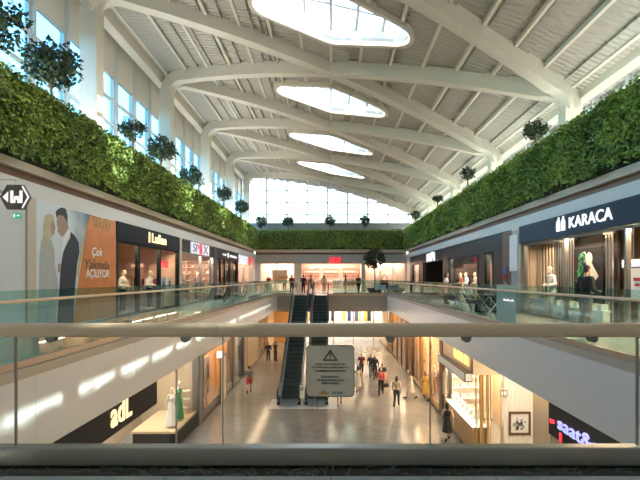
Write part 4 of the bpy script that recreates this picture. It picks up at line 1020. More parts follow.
for k in range(9): pp.ell((-5.9+.16*k, YW+.495, 1.25+.35*abs(math.sin(k*1.7))), .12, .012, .14)
pp.build('print', 'cloth_orange', t)
t = thing('window_bag', (far_x(385), YW+.4, .3), 'big maroon bag shaped display in the far right window', 'display')
b = MB(); b.rings([[(far_x(385)-w_, YW+.3, z), (far_x(385)+w_, YW+.3, z), (far_x(385)+w_, YW+.6, z), (far_x(385)-w_, YW+.6, z)] for w_, z in ((.6, .3), (.62, .7), (.5, 1.2))]); b.build('body', 'cloth_maroon', t)
h = MB(); h.tube([(far_x(385)+.28*math.cos(a), YW+.45, 1.2+.6*math.sin(a)) for a in [PI*i/8 for i in range(9)]], .04, 6); h.build('handle', 'cloth_maroon', t)
# arches drawn on the far right window back wall
t = thing('wall_arch', (6.1, YW+1.15, 0), 'thin arch motif on the far right window back wall', 'decoration')
MB().tube([(6.1+.9*math.cos(PI*i/10), YW+1.17, 1.5+1.1*math.sin(PI*i/10)) for i in range(11)], .03, 6).build('arch', 'cloth_tan', t)
for xx in (5.2, 7.0): MB().tube([(xx, YW+1.17, 0), (xx, YW+1.17, 1.5)], .03, 6).build('post', 'cloth_tan', t)
# ------------------------------------------------------------------ goods on the upper floor
mannequin('figure', (-8.55, 19.25, 0), -PI/2, 'white clad mannequin in the black fronted shop, nearest the poster', shirt='cloth_cream', trousers='cloth_black')
mannequin('figure', (-8.35, 21.6, 0), -PI/2, 'white clad mannequin beside the doorway of the black fronted shop', shirt='cloth_white', trousers='cloth_black')
rack((-9.4, 20.7, 0), PI/2, 'left in the black fronted shop', ('tan', 'beige'), 'top', 8); rack((-9.3, 23.7, 0), 0, 'middle in the black fronted shop', ('maroon', 'white'), 'top', 7, 1.1); rack((-10.6, 23.7, 0), 0, 'back in the black fronted shop', ('beige', 'rust'), 'top', 7, 1.1)
poster_stand((-8.5, 20.6, .0), PI/2, 'white and red poster stand behind the black fronted shop window', h=1.45)
t = thing('window_banner', (-8.2, 23, 1.9), 'small red banner in the right window of the black fronted shop', 'sign'); B(-8.22, -8.2, 22.5, 23.7, 1.95, 2.3).build('panel', 'letter_red', t)
for i, (y, c1) in enumerate(((22.75, 'ice'), (23.6, 'white'))):
    t = thing('window_placard', (-8.1, y, .45), ['left', 'right'][i]+' pale placard low in the right window of the black fronted shop', 'placard'); B(-8.15, -8.1, y-.3, y+.3, .7, 1.5).build('board', 'cloth_'+c1, t); B(-8.12, -8.1, y-.1, y+.1, .0, .7).build('leg', 'steel', t); B(-8.099, -8.095, y-.15, y+.12, 1.0, 1.3).build('print', 'cloth_blue', t)
for i, y in enumerate((17.8, 18.7, 20.0, 21.0, 22.3, 23.3)): spotlight((-8.5, y, 3.5), (-1, .3), 'small black spotlight in the row behind the gold lettered sign', 'spotlights behind the gold lettered sign')
for i in range(2):
    shelving((-8.95-1.55*i, 31.55, 0), 0, 'on the red and white signed shop end wall, %s' % ['near the glass', 'deeper inside'][i], 1.5, 2.6, .35, 6, 'wall_pink', 6, ('maroon', 'beige', 'white', 'black', 'rust'), kind='shoe')
for i in range(2):
    shelving((-8.75, 27.6+1.1*i, 0), PI/2, 'close behind the red and white signed shop glass, %s' % ['left', 'right'][i], 1.0, 1.7, .35, 4, 'wall_pink', 5, ('rust', 'black', 'cream', 'maroon'), kind='shoe')
mannequin('figure', (-8.6, 30.0, 0), -PI/2, 'mannequin in grey in the red and white signed shop', shirt='cloth_grey', trousers='cloth_black')
poster_stand((-8.5, 34.3, 0), PI/2, 'black framed orange poster stand in the dark left doorway', 'wall_orange', 'black', 2.2, .9)
poster_stand((-8.5, 38.2, 0), PI/2, 'pale lit poster stand in the dark left shop window', 'panel_lit', 'cloth_rust', 2.5, 1.2)
mannequin('figure', (-8.6, 36.0, 0), -PI/2, 'mannequin in navy in the dark left shop', shirt='cloth_navy', trousers='cloth_blue')
mannequin('figure', (-8.6, 41.4, 0), -PI/2, 'mannequin in pink at the far left pink shop', shirt='cloth_pink', trousers='cloth_cream')
# right
mannequin('figure', (8.19, 17.45, 0), PI/2, 'bald mannequin in pale shirt behind the blue signed shop glass', shirt='cloth_white', trousers='cloth_cream', scale=1.06)
for i, y in enumerate((11.2, 11.9, 12.6)): spotlight((7.35, y, 3.5-.64), (1, 0), 'black spotlight hanging under the navy sign, %s of three' % ['nearest', 'middle', 'farthest'][i], 'spotlights under the navy sign') if False else spotlight((8.4, y, 3.5), (.3, -1), 'black spotlight on the shop ceiling behind the navy sign', 'spotlights behind the navy sign')
for i, y in enumerate((13.4, 14.2, 15.0, 15.8, 16.6)): spotlight((8.2, y, 3.5), (1, 0), 'black spotlight in the row over the slat screens', 'spotlights over the slat screens')
poster_stand((8.3, 12.72, 0), -PI/2, 'white and red poster stand at the right end of the blue signed shop', 'white', 'cloth_red', 1.75, .6)
t = thing('lit_sign', (8.6, 13.4, 1.8), 'white sign with violet letters inside the blue signed shop', 'sign'); B(8.6, 8.64, 12.9, 13.9, 1.75, 1.98).build('panel', 'white', t); scrawl(8.592, 13.0, 13.85, 1.8, .12, 'letter_blue', t, 8); MB().tube([(8.62, 13.4, 1.97), (8.62, 13.4, 3.3)], .01, 6).build('hanger', 'steel', t)
shelving((11.3, 11.2, 0), -PI/2, 'on the back wall at the right of the blue signed shop', 1.8, 2.4, .4, 5, 'wall_warm', 5, ('cream', 'white', 'tan'), kind='box')
shelving((10.6, 18.9, 0), 0, 'on the far end wall of the blue signed shop', 1.8, 2.4, .4, 5, 'wall_warm', 5, ('white', 'orange', 'cream'), kind='box')
def low_display(y0, y1, label, n_):
    t = thing('display_table', (8.3, (y0+y1)/2, 0), label, 'display table'); B(8.04, 8.30, y0, y1, .42, .48).build('table_top', 'white', t); B(8.07, 8.27, y0+.05, y1-.05, 0, .42).build('base', 'wall_white', t)
    for i in range(n_):
        y = y0+(y1-y0)*(i+.5)/n_; o = bpy.data.objects.new('gift_box', ITEM['box']); C.objects.link(o); o.location = (8.17, y, .484); o.scale = (1, 1, .8); remat(o, ['cloth_white', 'cloth_cream', 'cloth_ice'][i % 3])
        tag(o, '%s box on the %s' % (['white', 'cream', 'pale blue'][i % 3], label), 'box', 'boxes on the %s' % label)
low_display(17.8, 19.0, 'low white display table behind the pale slat end', 5); low_display(13.9, 17.1, 'long low white display table behind the middle glass', 7); low_display(11.0, 12.3, 'short low white display table behind the right glass', 4)
for i, (y, m_) in enumerate(((26.2, 'pink'), (27.6, 'beige'), (29.4, 'white'), (30.6, 'rust'))):
    mannequin('figure', (8.5, y, 0), PI/2, 'mannequin in %s in the wide window of the dark marble shop' % m_, shirt='cloth_'+m_, trousers='cloth_tan')
rack((10.0, 27.0, 0), PI/2, 'nearer us in the dark marble shop', ('pink', 'beige'), 'top', 8); rack((10.0, 29.6, 0), PI/2, 'farther back in the dark marble shop', ('black', 'rust'), 'top', 8)
for y in (25.8, 27.0, 28.2, 29.4, 30.6): spotlight((8.5, y, 3.0+.5), (1, .2), 'black spotlight in the row inside the dark marble shop', 'spotlights inside the dark marble shop')
# ------------------------------------------------------------------ lower left shops
ZC = -1.45
def lheader(s, y0, y1, z0, m, X=None, proud=0.0):
    X = X or (LL if s < 0 else LR); return struct(B(X-proud*s, X+.3*s, y0, y1, z0, ZC), 'wall_left' if s < 0 else 'wall_right', m)
def lpier(s, y0, y1, m, proud=.06):
    X = LL if s < 0 else LR; return struct(B(X-proud*s, X+.35*s, y0, y1, LOW, ZC), 'wall_column', m)
# glowing-letter shop
lheader(-1, -2, 17.8, -3.3, 'black'); lheader(-1, 17.8, 24.0, -2.35, 'black')
ya, yb = LL*F/(106.5-CX), LL*F/(130.5-CX)
sign('shop_sign', 'black shop sign with big glowing orange letters, lower left', (LL+.06, 9.0, 17.8, -3.3, -1.46, .06), 'black', [('adL', LL+.075, ya+.1, yb-.1, -3.06, .78, 'letter_gold', .02)])
sign('shop_sign', 'narrow black band with small orange letters over the lower left window', (LL+.06, 17.8, 24.0, -2.35, -1.46, .06), 'black', [])
scrawl(LL+.07, 19.9, 21.2, -2.26, .2, 'letter_orange', [o for o in C.objects if o.name.startswith('shop_sign')][-1], 6)
struct(B(LL-.3, LL-.05, -2, 11.2, LOW, -3.3), 'wall_left', 'wall_tan')
struct(B(LL-.9, LL-.8, 11.2, 14.6, LOW, -3.3), 'wall_left', 'wall_tan')
side_shell(-1, 14.6, 24, LL, LOW, ZC, 3.0, 'wall_tan', NEUT, 150, end_near=False)
lpier(-1, 23.7, 24.3, 'steel_dark', .02)
# window box with platform
t = thing('display_platform', (-7.5, 22, LOW), 'pale raised platform under the two gowned mannequins, lower left', 'platform'); B(-8.6, LL-.12, 20.4, 23.6, LOW, -5.3).build('base', 'dark_brown', t); B(-8.65, LL-.08, 20.35, 23.65, -5.3, -5.2).build('deck', 'wall_warm', t)
fr = MB()
for y in (20.3, 23.65): fr.box(LL-.06, LL, y-.03, y+.03, LOW, -2.35)
fr.box(LL-.06, LL, 20.3, 23.65, -2.42, -2.35); o = struct(fr, 'window_%d' % wn, 'steel_dark'); wn += 1
pn = MB(); pn.box(LL-.035, LL-.025, 20.3, 23.65, LOW, -2.4); pn.box(-8.6, LL-.04, 20.3, 20.312, LOW, -2.4); pn.build('pane', 'glass_shop', o)
mannequin('gown', (-7.12, 20.95, -5.2), -2.2, 'mannequin in long white gown in the lower left window', 1.0, dress='cloth_white')
mannequin('gown', (-7.15, 22.0, -5.2), -2.0, 'mannequin in long green gown in the lower left window', 1.03, dress='cloth_green')
t = thing('display_stand', (-7.15, 23.1, -5.2), 'small tiered stand beside the green gown', 'stand')
MB().tube([(-7.15, 23.1, -5.2), (-7.15, 23.1, -3.9)], .02, 8).build('post', 'gold', t)
for z in (-4.9, -4.5, -4.1): MB().lathe([(.05, -.01), (.24, 0), (.24, .02), (.05, .03)], (-7.15, 23.1, z), 14).build('tray', 'cloth_cream', t)
# poster window shop
lheader(-1, 24.3, 36, -2.5, 'wall_tan')
q_ = thing('shop_sign', (LL+.05, 28.2, -2.4), 'small white letters on the beige lower left band', 'sign'); scrawl(LL+.04, 27.2, 29.2, -2.4, .28, 'letter_white', q_, 5)
t = thing('hanging_sign', (LL+.3, 27.0, -3.2), 'small square white sign on the lower left front', 'sign'); B(LL+.08, LL+.4, 27.0, 27.06, -3.15, -2.75).build('panel', 'letter_white', t); B(LL+.0, LL+.1, 27.02, 27.04, -2.97, -2.93).build('bracket', 'steel_dark', t)
side_window_front(-1, LL, 24.3, 31.6, LOW, -2.5, [24.5, 31.5], 'steel_dark', .12, base=.5)
side_shell(-1, 24.3, 32, LL, LOW, ZC, 2.4, 'wall_orange', WARM, 140)
for i, y in enumerate((25.0, 26.6)):
    t = thing('window_poster', (LL-.4, y, LOW+.5), ['nearer', 'farther'][i]+' white poster with dark marks in the lower left window', 'poster'); B(LL-.42, LL-.38, y-.6, y+.6, LOW+.7, LOW+3.0).build('board', 'wall_pink', t); B(LL-.38, LL-.372, y+.1, y+.4, LOW+.9, LOW+1.3).build('dark_mark', 'ink', t); B(LL-.38, LL-.372, y+.1, y+.45, LOW+1.7, LOW+2.6).build('figure_mark', 'cloth_rust' if i == 0 else 'ink', t); B(LL-.42, LL-.38, y-.05, y+.05, LOW, LOW+.7).build('leg', 'steel', t)
t = thing('entrance_panel', (LL, 28.6, LOW), 'grey framed door panel standing open, lower left', 'door'); B(LL+.07, LL+.13, 27.9, 29.3, LOW, LOW+2.7).build('panel', 'board', t); B(LL+.05, LL+.15, 27.85, 29.35, LOW+2.7, LOW+2.8).build('top_frame', 'steel_dark', t)
for yq in (27.85, 29.35): B(LL+.05, LL+.15, yq-.04, yq+.04, LOW, LOW+2.7).build('side_frame', 'steel_dark', t)
lpier(-1, 31.6, 32.4, 'walnut'); side_window_front(-1, LL, 32.4, 36, LOW, -2.5, [35.6], 'steel_dark', .3)
side_shell(-1, 32.4, 36, LL, LOW, ZC, 2.4, 'wall_tan', NEUT, 70)
mannequin('figure', (LL-.7, 33.2, LOW), -PI/2, 'mannequin in beige in the narrow lower left window', shirt='cloth_beige', trousers='cloth_khaki')
lpier(-1, 35.4, 36, 'charcoal'); struct(B(LL-.3, LL, 36, 42.5, LOW, ZC), 'wall_left', 'wall_warm'); struct(B(LL-.02, LL+.08, 37, 42, LOW+.2, LOW+3.2), 'wall_left', 'wall_tan')
lheader(-1, 42.5, 50, -2.5, 'wall_tan'); side_window_front(-1, LL, 42.5, 50, LOW, -2.5, [42.6, 45, 47.5], 'steel_dark', .15); side_shell(-1, 42.5, 50, LL, LOW, ZC, 2.4, 'wall_warm', WARM, 110)
for i in range(3): rack((LL-1.0, 43.8+2*i, LOW), PI/2, '%s lower left far shop' % ['first in the', 'second in the', 'third in the'][i], [('white', 'pink'), ('orange', 'tan'), ('black', 'cream')][i], 'top', 7)
struct(B(LL-.3, LL, 50, 58, LOW, ZC), 'wall_left', 'wall_warm')
struct(B(LL-.0, LL+.03, 24.3, 50, LOW, LOW+.15), 'baseboard_left', 'walnut')
# ------------------------------------------------------------------ lower right shops
lheader(1, -2, 12.7, -2.75, 'black')
t = sign('shop_sign', 'black shop sign with glowing blue letters and red clock hands, lower right', (LR-.06, 8.6, 12.72, -2.75, -1.46, .06), 'black', [('saat&saat', LR-.075, 9.4, 12.15, -2.44, .32, 'letter_blue', .02)], 1)
rd = MB(); rd.prism([(LR-.09, 12.62, -2.32), (LR-.09, 12.38, -2.30), (LR-.09, 12.36, -2.38), (LR-.09, 12.58, -2.44)], (.03, 0, 0)); rd.box(LR-.09, LR-.06, 11.98, 12.08, -2.74, -2.52); rd.build('clock_hands', 'letter_red', t)
struct(B(LR, LR+.25, -2, 12.7, LOW, -2.75), 'wall_right', 'wall_tan')
struct(B(LR-.02, 9.2, 12.7, 13.8, LOW, ZC), 'wall_column', 'wall_tan')
# recess with the ribbed wall and gold posts, facing us at Y = 19.7
YR = 19.7
def rx(px): return (px-CX)*YR/F
struct(B(9.2, 9.4, 13.8, YR+.3, LOW, ZC), 'wall_right', 'wall_tan')
struct(B(rx(504), 9.2, YR, YR+.25, LOW, ZC), 'wall_far', 'ribbed_white')
struct(B(LR, 9.2, YR-.02, YR+.25, -2.62, ZC), 'wall_far', 'wall_tan')
t = thing('framed_picture', ((rx(508)+rx(530))/2, YR, -5.2), 'dark framed monochrome picture on the white ribbed wall', 'picture')
x0, x1 = rx(508.6), rx(530.2); _, _, zt = pt(0, 411.5, YR); _, _, zb = pt(0, 434.5, YR)
fr = MB(); fr.box(x0, x1, YR-.06, YR, zb, zb+.08); fr.box(x0, x1, YR-.06, YR, zt-.08, zt); fr.box(x0, x0+.08, YR-.06, YR, zb+.08, zt-.08); fr.box(x1-.08, x1, YR-.06, YR, zb+.08, zt-.08); fr.build('frame', 'walnut', t)
B(x0+.08, x1-.08, YR-.02, YR-.005, zb+.08, zt-.08).build('print', 'cloth_white', t)
R_ = random.Random(5)
for m_, n_, zz, sp in (('grey', 9, .30, .26), ('cloth_grey', 8, .17, .20), ('ink', 5, .12, .10)):
    bl = MB(); hh = zt-zb-.16
    for k in range(n_): bl.ell(((x0+x1)/2+R_.uniform(-sp, sp), YR-.021-.002*k/n_-(.004 if m_ == 'ink' else 0), zb+.08+hh*(zz+R_.uniform(0, .4))), R_.uniform(.025, .07), .003, R_.uniform(.04, .1), 9, 6)
    bl.build('printed_shapes', m_, t)
t = thing('exit_sign', (rx(504), YR-.3, -3.6), 'small dark sign with a white figure on the ribbed wall edge', 'sign'); _, _, zc = pt(0, 393, YR); B(rx(500), rx(507), YR-.06, YR-.02, zc-.13, zc+.13).build('panel', 'board_grey', t); mk = MB(); mk.box(rx(503.5), rx(506), YR-.066, YR-.06, zc-.09, zc+.09); mk.box(rx(500.8), rx(502.6), YR-.066, YR-.06, zc-.08, zc+.08); mk.build('symbol', 'white', t); B(rx(502), rx(504.5), YR-.02, YR, zc-.05, zc+.05).build('bracket', 'steel', t)
global_w = MB()
for px in (480.8, 487.5): global_w.box(rx(px)-.05, rx(px)+.05, YR-.04, YR+.06, LOW, -2.6)
for px in (476, 483, 490.5): global_w.box(rx(px)-.02, rx(px)+.02, YR-.03, YR+.03, LOW, -2.6)
o = struct(global_w, 'window_%d' % wn, 'gold'); wn += 1
B(rx(475.5), rx(503.5), YR, YR+.012, LOW, -2.62).build('pane', 'glass_shop', o)
struct(B(LR+2.6, LR+2.7, YR+.25, 25, LOW, ZC), 'wall_right', 'wall_warm'); struct(B(LR+.1, LR+2.6, 24.9, 25.0, LOW, ZC), 'wall_right', 'ribbed_white')
area((LR+1.3, 22.3, ZC-.12), (0, 0, 0), 2.0, 4.0, 110, (1, .82, .6)); area((LR+1.6, 16.8, ZC-.12), (0, 0, 0), 2.4, 4.5, 55, (1, .85, .66))
shelving((LR+2.5-.4, 20.9, LOW), PI, 'of warm lit boxes behind the gold posts', 1.0, 2.9, .4, 5, 'oak', 3, ('orange', 'cream', 'rust'), kind='box', lit='wall_orange')
shelving((LR+1.15, 24.8-.4, LOW), 0, 'behind the jewellery counter', 1.6, 2.9, .35, 5, 'wall_white', 4, ('white', 'cream'), kind='box')
# jewellery counter and canopy
t = thing('jewellery_counter', (LR+.3, 21.8, LOW), 'oak fronted jewellery counter with glowing white top, lower right', 'counter')
B(LR+.0, LR+.6, 19.8, 24.3, LOW+.06, LOW+1.15).build('counter_body', 'oak', t); B(LR+.04, LR+.55, 19.85, 24.2, LOW, LOW+.06).build('plinth', 'black', t); B(LR-.02, LR+.62, 19.76, 24.32, LOW+1.15, LOW+1.2).build('display_top', 'lightbox', t)
MB().box(LR+.02, LR+.03, 19.8, 24.3, LOW+1.2, LOW+1.55).box(LR+.03, LR+.6, 19.8, 19.81, LOW+1.2, LOW+1.55).build('glass_case', 'glass_clear', t)
bust = None
for i in range(7):
    y = 20.2+.62*i
    mb = MB().lathe([(.09, 0), (.09, .02), (.05, .06), (.06, .12), (.14, .2), (.13, .3), (.06, .36), (.045, .44), (.03, .45)], (0, 0, 0), 14)
    if bust is None: bust = mb.mesh('necklace_bust', ['mannequin_white'], smooth=True)
    o = bpy.data.objects.new('necklace_bust', bust); C.objects.link(o); o.location = (LR+.32, y, LOW+1.206); tag(o, 'white necklace bust in the row on the jewellery counter', 'bust', 'necklace busts on the jewellery counter')
t = thing('shop_canopy', (LR-.1, 22.2, -2.95), 'dark framed grey canopy over the jewellery counter', 'canopy'); cf = MB(); cf.box(LR-.3, LR, 19.8, 24.9, -2.95, -2.9); cf.box(LR-.3, LR-.26, 19.8, 24.9, -2.89, -2.6); cf.box(LR-.3, LR, 19.8, 19.86, -2.95, -2.55); cf.box(LR-.3, LR, 19.8, 24.9, -2.6, -2.55); cf.build('frame', 'charcoal', t); B(LR-.305, LR-.3, 19.9, 24.8, -2.9, -2.58).build('panel', 'frame_white', t); B(LR-.28, LR-.02, 19.79, 19.8, -2.9, -2.58).build('end_panel', 'frame_white', t)
lheader(1, 19.75, 25.0, -2.55, 'wall_tan')
q_ = thing('shop_sign', (LR-.04, 21.5, -2.4), 'orange script letters on the beige band over the canopy', 'sign'); scrawl(LR-.05, 20.2, 22.6, -2.36, .48, 'letter_orange', q_, 6)
t = thing('framed_picture', (LR+.06, 24.6, -4.8), 'narrow gold framed mirror at the far end of the counter', 'mirror'); B(LR-.03, LR+.03, 24.38, 24.9, LOW+1.3, LOW+2.6).build('frame', 'gold', t); B(LR-.035, LR-.03, 24.44, 24.84, LOW+1.36, LOW+2.54).build('glass', 'wall_white', t); B(LR, LR+.05, 24.55, 24.7, LOW, LOW+1.3).build('post', 'gold', t)
lpier(1, 25.0, 25.6, 'walnut')
# warm windows farther back
lheader(1, 25.6, 50, -1.75, 'wall_warm')
side_window_front(1, LR, 25.6, 31, LOW, -1.75, [28.3, 30.9], 'gold', .06, base=.3); side_shell(1, 25.3, 31.2, LR, LOW, ZC, 2.4, 'wall_orange', WARM, 170)
lpier(1, 31, 31.5, 'oak'); lpier(1, 34.4, 35.0, 'walnut'); lpier(1, 37.0, 37.6, 'walnut')
side_window_front(1, LR, 31.5, 34.4, LOW, -1.75, [33], 'gold', .06, base=.3); side_window_front(1, LR, 35, 37, LOW, -1.75, [36], 'gold', .06, base=.3); side_window_front(1, LR, 37.6, 50, LOW, -1.75, [40, 42.5, 46], 'walnut', .15, base=.1)
side_shell(1, 31.2, 37.3, LR, LOW, ZC, 2.4, 'wall_warm', WARM, 150); side_shell(1, 37.3, 50, LR, LOW, ZC, 2.4, 'wall_orange', WARM, 200)
struct(B(LR-.03, LR, 25.6, 57, LOW, LOW+.15), 'baseboard_right', 'walnut'); struct(B(LR, LR+.3, 50, 58, LOW, ZC), 'wall_right', 'wall_warm')
for i, (y, m_, z_) in enumerate(((26.2, 'rust', 'maroon'), (27.2, 'yellow', 'cream'), (29.2, 'maroon', 'rust'), (30.2, 'cream', 'pink'), (32.2, 'orange', 'denim'), (36.0, 'white', 'tan'))):
    mannequin('figure', (LR+.75, y, LOW+.05), PI/2, 'mannequin in %s top and %s trousers in the warm lower right windows' % (m_, z_), shirt='cloth_'+m_, trousers='cloth_'+z_)
rack((LR+1.7, 28.2, LOW), PI/2, 'in the nearer warm lower right shop', ('orange', 'tan'), 'long', 8); rack((LR+1.7, 33.5, LOW), PI/2, 'in the middle warm lower right shop', ('white', 'beige'), 'long', 8); rack((LR+1.4, 40, LOW), PI/2, 'in the far warm lower right shop', ('khaki', 'orange'), 'top', 9); rack((LR+1.4, 44, LOW), PI/2, 'in the farthest warm lower right shop', ('cream', 'rust'), 'top', 9)
for i, (y, z) in enumerate(((27.6, -2.6), (29.8, -3.8), (31.25, -3.0))):
    t = thing('hanging_bird', (LR-.02, y, z), '%s black bird shaped decal on the warm lower right front' % ['nearest', 'lowest', 'farthest'][i], 'decoration'); X = LR-.05
    MB().prism([(X, y+.25, z+.15), (X, y+.05, z+.05), (X, y-.2, z+.12), (X, y-.08, z-.02), (X, y-.22, z-.18), (X, y+.02, z-.08), (X, y+.12, z-.16), (X, y+.12, z+.02)], (.025, 0, 0)).build('body', 'ink', t)
# ------------------------------------------------------------------ far end, lower floor
YL = 55.0
struct(B(LL, LR, YL, YL+.3, -2.3, ZC), 'wall_far', 'wall_warm')
struct(B(LL, -4.2, YL, YL+.3, LOW, -2.3), 'wall_far', 'wall_orange')
fr = MB()
for x in (-4.2, -2, .3, 2.6, 5): fr.box(x-.05, x+.05, YL, YL+.1, LOW, -2.3)
o = struct(fr, 'window_%d' % wn, 'gold'); wn += 1
B(-4.2, LR, YL+.04, YL+.05, LOW, -2.3).build('pane', 'glass_shop', o)
struct(B(LL, LR, 57.6, 57.7, LOW, ZC), 'wall_far', 'wall_white')
area((.5, 56.3, -1.6), (0, 0, 0), 10, 2, 220, NEUT)
pal = ('ice', 'navy', 'white', 'lilac', 'orange', 'denim', 'black', 'tan')
for i in range(5):
    rack((-3.1+2.0*i, 55.9, LOW), 0, '%s at the lower floor far end' % ['leftmost', 'second from left', 'third from left', 'fourth from left', 'rightmost'][i], (pal[i], pal[i+3]), 'top', 8, 1.6, 1.6)
    t = thing('wall_poster', (-3.1+2.0*i, 57.55, LOW+2.2), '%s picture panel on the bright back wall of the far lower shop' % ['leftmost', 'second', 'middle', 'fourth', 'rightmost'][i], 'poster'); x = -3.1+2*i
    for q in range(4): B(x-.9+.45*q, x-.47+.45*q, 57.5, 57.58, LOW+2.2, LOW+3.4).build('picture', 'cloth_'+pal[(i*3+q*2) % 8], t)
# ceiling lamps under the gallery, lower floor
for s, X in ((-1, -5.8), (1, 5.5)):
    for k in range(9):
        y = 6+4.4*k
        o = MB().lathe([(.07, -.012), (.09, 0)], (X, y, ZC-.001), 14).build('ceiling_lamp', 'lamp_warm'); tag(o, 'round recessed lamp in the ceiling under the %s gallery' % ('left' if s < 0 else 'right'), 'lamp', 'recessed lamps under the %s gallery' % ('left' if s < 0 else 'right'))
for k in range(6):
    for j in range(2):
        o = MB().lathe([(.07, -.012), (.09, 0)], (-4+1.6*k, 46+4*j, ZC-.001), 14).build('ceiling_lamp', 'lamp_warm'); tag(o, 'round recessed lamp in the ceiling under the far gallery', 'lamp', 'recessed lamps under the far gallery')
area((-5.75, 25, ZC-.05), (0, 0, 0), .5, 36, 65, WARM); area((5.5, 25, ZC-.05), (0, 0, 0), .5, 36, 60, WARM); area((-.5, 49, ZC-.05), (0, 0, 0), 9, 9, 110, WARM)  # strip lights added under the galleries to brighten the lower floor
# ------------------------------------------------------------------ railings
def railing(label, x, y0, y1, s, L=1.45, sticker=None):
    """side railing along Y: glass, handrail on the void side, posts of the glass joints"""
    t = thing('glass_railing', (x, (y0+y1)/2, 0), label, 'railing'); y = y0
    B(x-.035, x+.035, y0, y1, 0, .12).build('base_shoe', 'shoe_metal', t)
    rx_ = x-.07*s; hr = MB().rings([[(rx_+.03*math.cos(a), yy, 1.08+.028*math.sin(a)) for a in [2*PI*j/12 for j in range(12)]] for yy in (y0, y1)]).build('handrail', 'bronze', t)
    k = 0
    while y < y1-.3:
        ye = min(y+L, y1)
        m = 'glass_rail'
        if sticker and y < sticker < ye: m = 'teal_panel'; mid = (y, ye)
        B(x-.006, x+.006, y+.006, ye-.006, .02, 1.25).build('glass_panel', m, t); 
        q = ye if ye < y1 else ye-.03
        MB().tube([(x-.006*s, q-.1, 1.05), (x-.05*s, q-.1, 1.07)], .013, 8).build('bracket', 'steel', hr)
        y = ye; k += 1
    if sticker:
        mk = MB()
        for i in range(7):
            yy = mid[0]+.18+.11*i; mk.tube([(x-.012, yy, .78+.02*(i % 2)), (x-.012, yy+.05, .83-.02*(i % 3)), (x-.012, yy+.1, .78)], .012, 6)
        mk.build('white_scribble', 'letter_white', t)
railing('glass balustrade with bronze handrail along the left gallery', XL-.1, YN+.1, YF, -1)
railing('glass balustrade with bronze handrail and a teal panel along the right gallery', XR+.1, YN+.1, YF, 1, L=1.55, sticker=14)
def railing_x(label, y, x0, x1):
    t = thing('glass_railing', ((x0+x1)/2, y, 0), label, 'railing'); x = x0; L = (x1-x0)/max(1, round((x1-x0)/1.5))
    B(x0, x1, y-.035, y+.035, 0, .12).build('base_shoe', 'shoe_metal', t)
    while x < x1-.2:
        B(x+.006, x+L-.006, y-.006, y+.006, .02, 1.25).build('glass_panel', 'glass_rail', t); x += L
    MB().rings([[(xx, y+.07+.03*math.cos(a), 1.08+.028*math.sin(a)) for a in [2*PI*j/12 for j in range(12)]] for xx in (x0, x1)]).build('handrail', 'bronze', t)
railing_x('glass balustrade at the far edge left of the escalators', YF+.1, XL-.1, -3.5)
railing_x('glass balustrade at the far edge right of the escalators', YF+.1, .15, XR+.1)
# the railing right in front of us
def near_rail():
    y = 3.66; t = thing('glass_railing', (0, y, 0), 'near clear glass balustrade with wide bronze top rail in front of us', 'railing')
    x0, x1 = XL-.1, XR+.1
    js = [x0]+[(16-CX)*y/F+1.612*i for i in range(-1, 6)]+[x1]; js = sorted(v for v in js if x0 <= v <= x1)
    for a, b in zip(js[:-1], js[1:]):
        if b-a > .1: B(a+.004, b-.004, y-.008, y+.008, .03, 1.0).build('glass_panel', 'glass_near', t)
    rj = [x0, (219-CX)*y/F, (459-CX)*y/F, x1]
    for a, b in zip(rj[:-1], rj[1:]):
        MB().rings([[(xx, y+.055*math.copysign(abs(math.cos(q))**.7, math.cos(q)), 1.045+.054*math.copysign(abs(math.sin(q))**.7, math.sin(q))) for q in [2*PI*j/28 for j in range(28)]] for xx in (a+.0015, b-.0015)]).build('top_rail', 'bronze', t)
    B(x0, x1, y-.06, y+.05, 0.005, .148).build('base_shoe', 'shoe_metal', t, bevel=.012)
    for a in js[1:-1]:
        w_ = .005 if abs(a+.07) > 1.8 else .0028
        B(a-w_, a+w_, y-.012, y+.012, .14, 1.0).build('joint_strip', 'steel_dark', t)
    for px in (52, 186, 390, 466, 592):
        X = (px-CX)*y/F; MB().lathe([(.028, 0), (.028, .02)], (0, 0, 0), 16)
        MB().tube([(X, y-.03, .985), (X, y-.012, .985)], .034, 18).tube([(X, y+.012, .985), (X, y+.03, .985)], .034, 18).build('glass_clamp', 'steel_dark', t)
near_rail()
